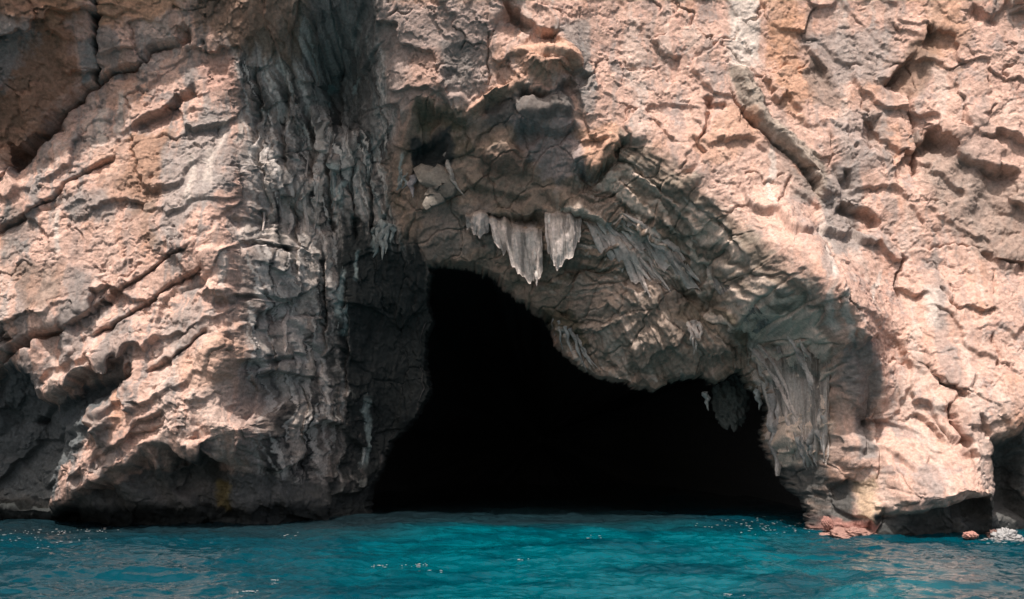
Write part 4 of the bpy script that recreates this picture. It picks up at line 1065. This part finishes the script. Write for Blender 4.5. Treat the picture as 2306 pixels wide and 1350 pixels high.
formation("stone_drapery", "smoother pale band higher up the overhang, ending in a grey tail", "flowstone",
          [([(1420,492),(1460,525),(1520,575),(1570,632)], 26), ([(1480,530),(1530,570),(1560,615)], 22), ([(1400,480),(1450,505),(1500,550)], 9)], SHAWL * 0.85, None, 1.0, 0.02, prof=(0.3, 0.9, 1.0, 0.9, 0.15), flat=0.4, seed=17)
# ribs of flowstone on the shaded wall, each one a thing
RIB_LABELS = [
 "broad pale rib below the middle horizontal crack of the shaded wall",
 "short pale rib beside the square sunlit block",
 "pale rib ending at the upper horizontal crack of the shaded wall",
 "long thin pale rib in the upper middle of the shaded wall",
 "thin rib just right of the long pale one on the shaded wall",
 "pale rib between the two horizontal cracks, at their right ends",
 "long pale rib low on the shaded wall, ending near the waterline",
 "blue grey rib high on the shaded wall under the dark chimney",
 "blue grey rib right of the one under the dark chimney",
 "short thin blue grey rib level with the pointed hanging stone",
 "blue grey rib curving down beside the dark cave edge at mid height",
 "short blue grey rib below the curving one at the cave edge",
 "faint long blue grey rib deep in the shade left of the black cave",
 "wide blue grey rib left of the tufa tongues at the cave corner",
 "pale upper rib nearest the sunlit part of the left wall",
 "stubby blue grey rib beside the small lavender stalactite",
 "thin short rib touching the dark hollow above the cave corner"
]
k = 0
for px, y0, y1, w in ((641,700,800,13),(628,555,650,10),(648,425,560,13),(690,330,600,9),(712,380,520,9),(700,560,690,11),(668,900,1060,14),(752,360,470,11),(770,400,470,9),(800,360,460,8),
                      (765,600,740,9),(775,680,760,11),(820,880,1060,10),(845,500,580,12),(596,335,520,9),(900,380,430,10),(912,390,425,8)):
    e = formation("flowstone_rib", RIB_LABELS[k], "flowstone",
                  [([(px + 6, y0), (px + rr_.uniform(-4, 4), (y0 * 2 + y1) / 3), (px + rr_.uniform(-4, 4), (y0 + 2 * y1) / 3), (px - 5, y1)], w)],
                  (SHAWL * 0.8 if px < 740 else AQUA * 1.4), "flowstone ribs on the shaded wall", 1.0, 0.0, part="rib", prof=(0.2, 0.9, 1.0, 0.9, 0.25), seed=30 + k)
    k += 1

# ================================================================== LOOSE ROCKS, FOAM AND GLINTS AT THE WATERLINE
def lump_mesh(radii, seed, res=44, amp=0.25):
    th = np.linspace(0, np.pi, res); ph = np.linspace(0, 2 * np.pi, res * 2, endpoint=False)
    TH, PH = np.meshgrid(th, ph, indexing='ij')
    d = np.stack([np.sin(TH) * np.cos(PH), np.sin(TH) * np.sin(PH), np.cos(TH)], -1)
    f9 = fbm2((d[..., 0] * 6 + 40 + seed).astype(f32), (d[..., 1] * 6 + d[..., 2] * 5).astype(f32), 3, 440 + seed)
    a = (d[..., 0] * 1.7 + d[..., 2] * 1.1 + 10 + seed).astype(f32); c = (d[..., 1] * 1.7 - d[..., 2] * 0.9 + 20).astype(f32)
    r = 1 + amp * 1.6 * fbm2(a, c, 4, 400 + seed) + amp * 0.6 * fbm2(a * 3, c * 3, 3, 420 + seed, ridged=True) + amp * 0.7 * f9
    r[0] = r[0].mean(); r[-1] = r[-1].mean()
    V = d * r[..., None] * np.array(radii)
    idx = np.arange(res * res * 2).reshape(res, res * 2)
    nx_ = np.roll(idx, -1, 1)
    Q = np.stack([idx[:-1], idx[1:], nx_[1:], nx_[:-1]], -1).reshape(-1, 4)
    return V.reshape(-1, 3), Q
def lump(name, label, cat, px, py, y, radii, base, seed, amp=0.25, group=None, mat=None):
    x, z = at(px, py, y)
    V, Q = lump_mesh(radii, seed, amp=amp)
    rs = np.random.RandomState(seed)
    col = base[None] * (0.8 + 0.4 * rs.rand(len(V), 1))
    o = mesh_np(name, V, Q, mat or M_ROCK, None, col.astype(f32))
    o.location = (x, y, z)
    return tag(o, label, cat, group)
lump("ledge_rock", "pink algae covered ledge along the foot of the sunlit pillar", "rock", 1925, 1207, -3.15, (0.85, 0.8, 0.23), rgb(.33, .195, .165), 1, 0.36)
lump("ledge_rock", "round pink knob of rock at the left end of the pink ledge", "rock", 1862, 1180, -3.0, (0.16, 0.2, 0.19), BLUSH * 0.75, 2, 0.3)
lump("wet_rock", "small pink rock in the water right of the undercut buttress", "rock", 2185, 1206, -5.0, (0.19, 0.18, 0.10), BLUSH, 3, 0.35)
lump("wet_rock", "dark red rock beside the white splash", "rock", 2238, 1204, -4.3, (0.15, 0.16, 0.12), rgb(.20, .12, .105), 4, 0.5)
lump("cave_rock", "dim grey green rock hanging in the dark under the second arch of the cave", "rock", 1646, 905, 5.6, (0.62, 0.5, 0.85), rgb(.16, .165, .155), 5, 0.35)

M_FOAM, nt, b = node_mat("foam")
b.inputs["Base Color"].default_value = (0.29, 0.285, 0.285, 1)
b.inputs["Roughness"].default_value = 0.6
def blobs(name, spots, kind="stuff", extra=()):
    Vs, Qs, n0 = [], [], 0
    for k, (x, y, z, a, bb, c) in enumerate(spots):
        V, Q = lump_mesh((a, bb, c), k % 37, res=6, amp=0.5)
        Vs.append(V + np.array([x, y, z])); Qs.append(Q + n0); n0 += len(V)
    for V, Q in extra:
        Vs.append(V); Qs.append(Q + n0); n0 += len(V)
    o = mesh_np(name, np.concatenate(Vs), np.concatenate(Qs), M_FOAM, None)
    return tag(o, kind=kind)
def sea_at(x, y):
    i = min(max(np.searchsorted(wx, x), 1), len(wx) - 1); j = min(max(np.searchsorted(wy, y), 1), len(wy) - 1)
    return float(SZ[j, i])
def on_water(px, py):
    rx, ry, rz = ray(px, py)
    t = -CAMZ / rz
    return rx * t, CAMY + ry * t
r6 = random.Random(11)
sp = []
for _ in range(320):                                   # the splash in the right corner
    a = r6.random()
    px = 2268 + r6.gauss(0, 17); py = 1216 - abs(r6.gauss(0, 13)) * math.exp(-((px - 2268) / 22) ** 2)
    y = -4.6 + r6.uniform(-0.25, 0.25); x, z = at(px, py, y); s = r6.uniform(0.004, 0.015)
    sp.append((x, y, z, s * 1.2, s, s))
for _ in range(70):
    px, py = r6.uniform(2195, 2320), 1219 + r6.gauss(0, 3.5)
    x, y = on_water(px, py); s = r6.uniform(0.015, 0.05)
    sp.append((x, y, sea_at(x, y) + 0.01, s * 1.5, s * 1.2, 0.008))
ex = []
for (px, py, rad, sd) in ((2266, 1208, (0.30, 0.2, 0.20), 51), (2280, 1213, (0.24, 0.2, 0.12), 52), (2252, 1215, (0.22, 0.2, 0.08), 53)):
    x, z = at(px, py, -4.6)
    V, Q = lump_mesh(rad, sd, res=30, amp=0.55)
    ex.append((V + np.array([x, -4.6, z]), Q))
splash = blobs("splash", sp, extra=ex)
sp = []
def flecks(n, fx, fy, smin, smax):
    for _ in range(n):
        px, py = fx(), fy()
        x, y = on_water(px, py)
        s = r6.uniform(smin, smax)
        sp.append((x, y, sea_at(x, y) + 0.008, s * r6.uniform(1.5, 4.0), s * 0.9, 0.006))
flecks(70, lambda: abs(r6.gauss(0, 110)), lambda: r6.uniform(1192, 1226), 0.005, 0.016)  # this and the next call: waterline glints shaped as white flecks
flecks(40, lambda: r6.uniform(60, 300), lambda: 1196 + r6.gauss(0, 4), 0.004, 0.013)
flecks(80, lambda: r6.gauss(1770, 60), lambda: 1190 + r6.gauss(0, 5), 0.006, 0.02)
flecks(50, lambda: r6.uniform(1560, 1850), lambda: 1183 + r6.gauss(0, 8), 0.005, 0.015)
for cx, cy, nn in ((860, 1272, 10), (940, 1278, 14), (985, 1288, 4), (1165, 1268, 7), (1350, 1210, 12), (620, 1315, 7), (650, 1208, 7), (1612, 1162, 5), (1660, 1335, 6), (560, 1340, 10)):
    flecks(nn, lambda: cx + r6.gauss(0, 14), lambda: cy + r6.gauss(0, 1.6), 0.005, 0.014)
blobs("sea_foam_glints", sp)
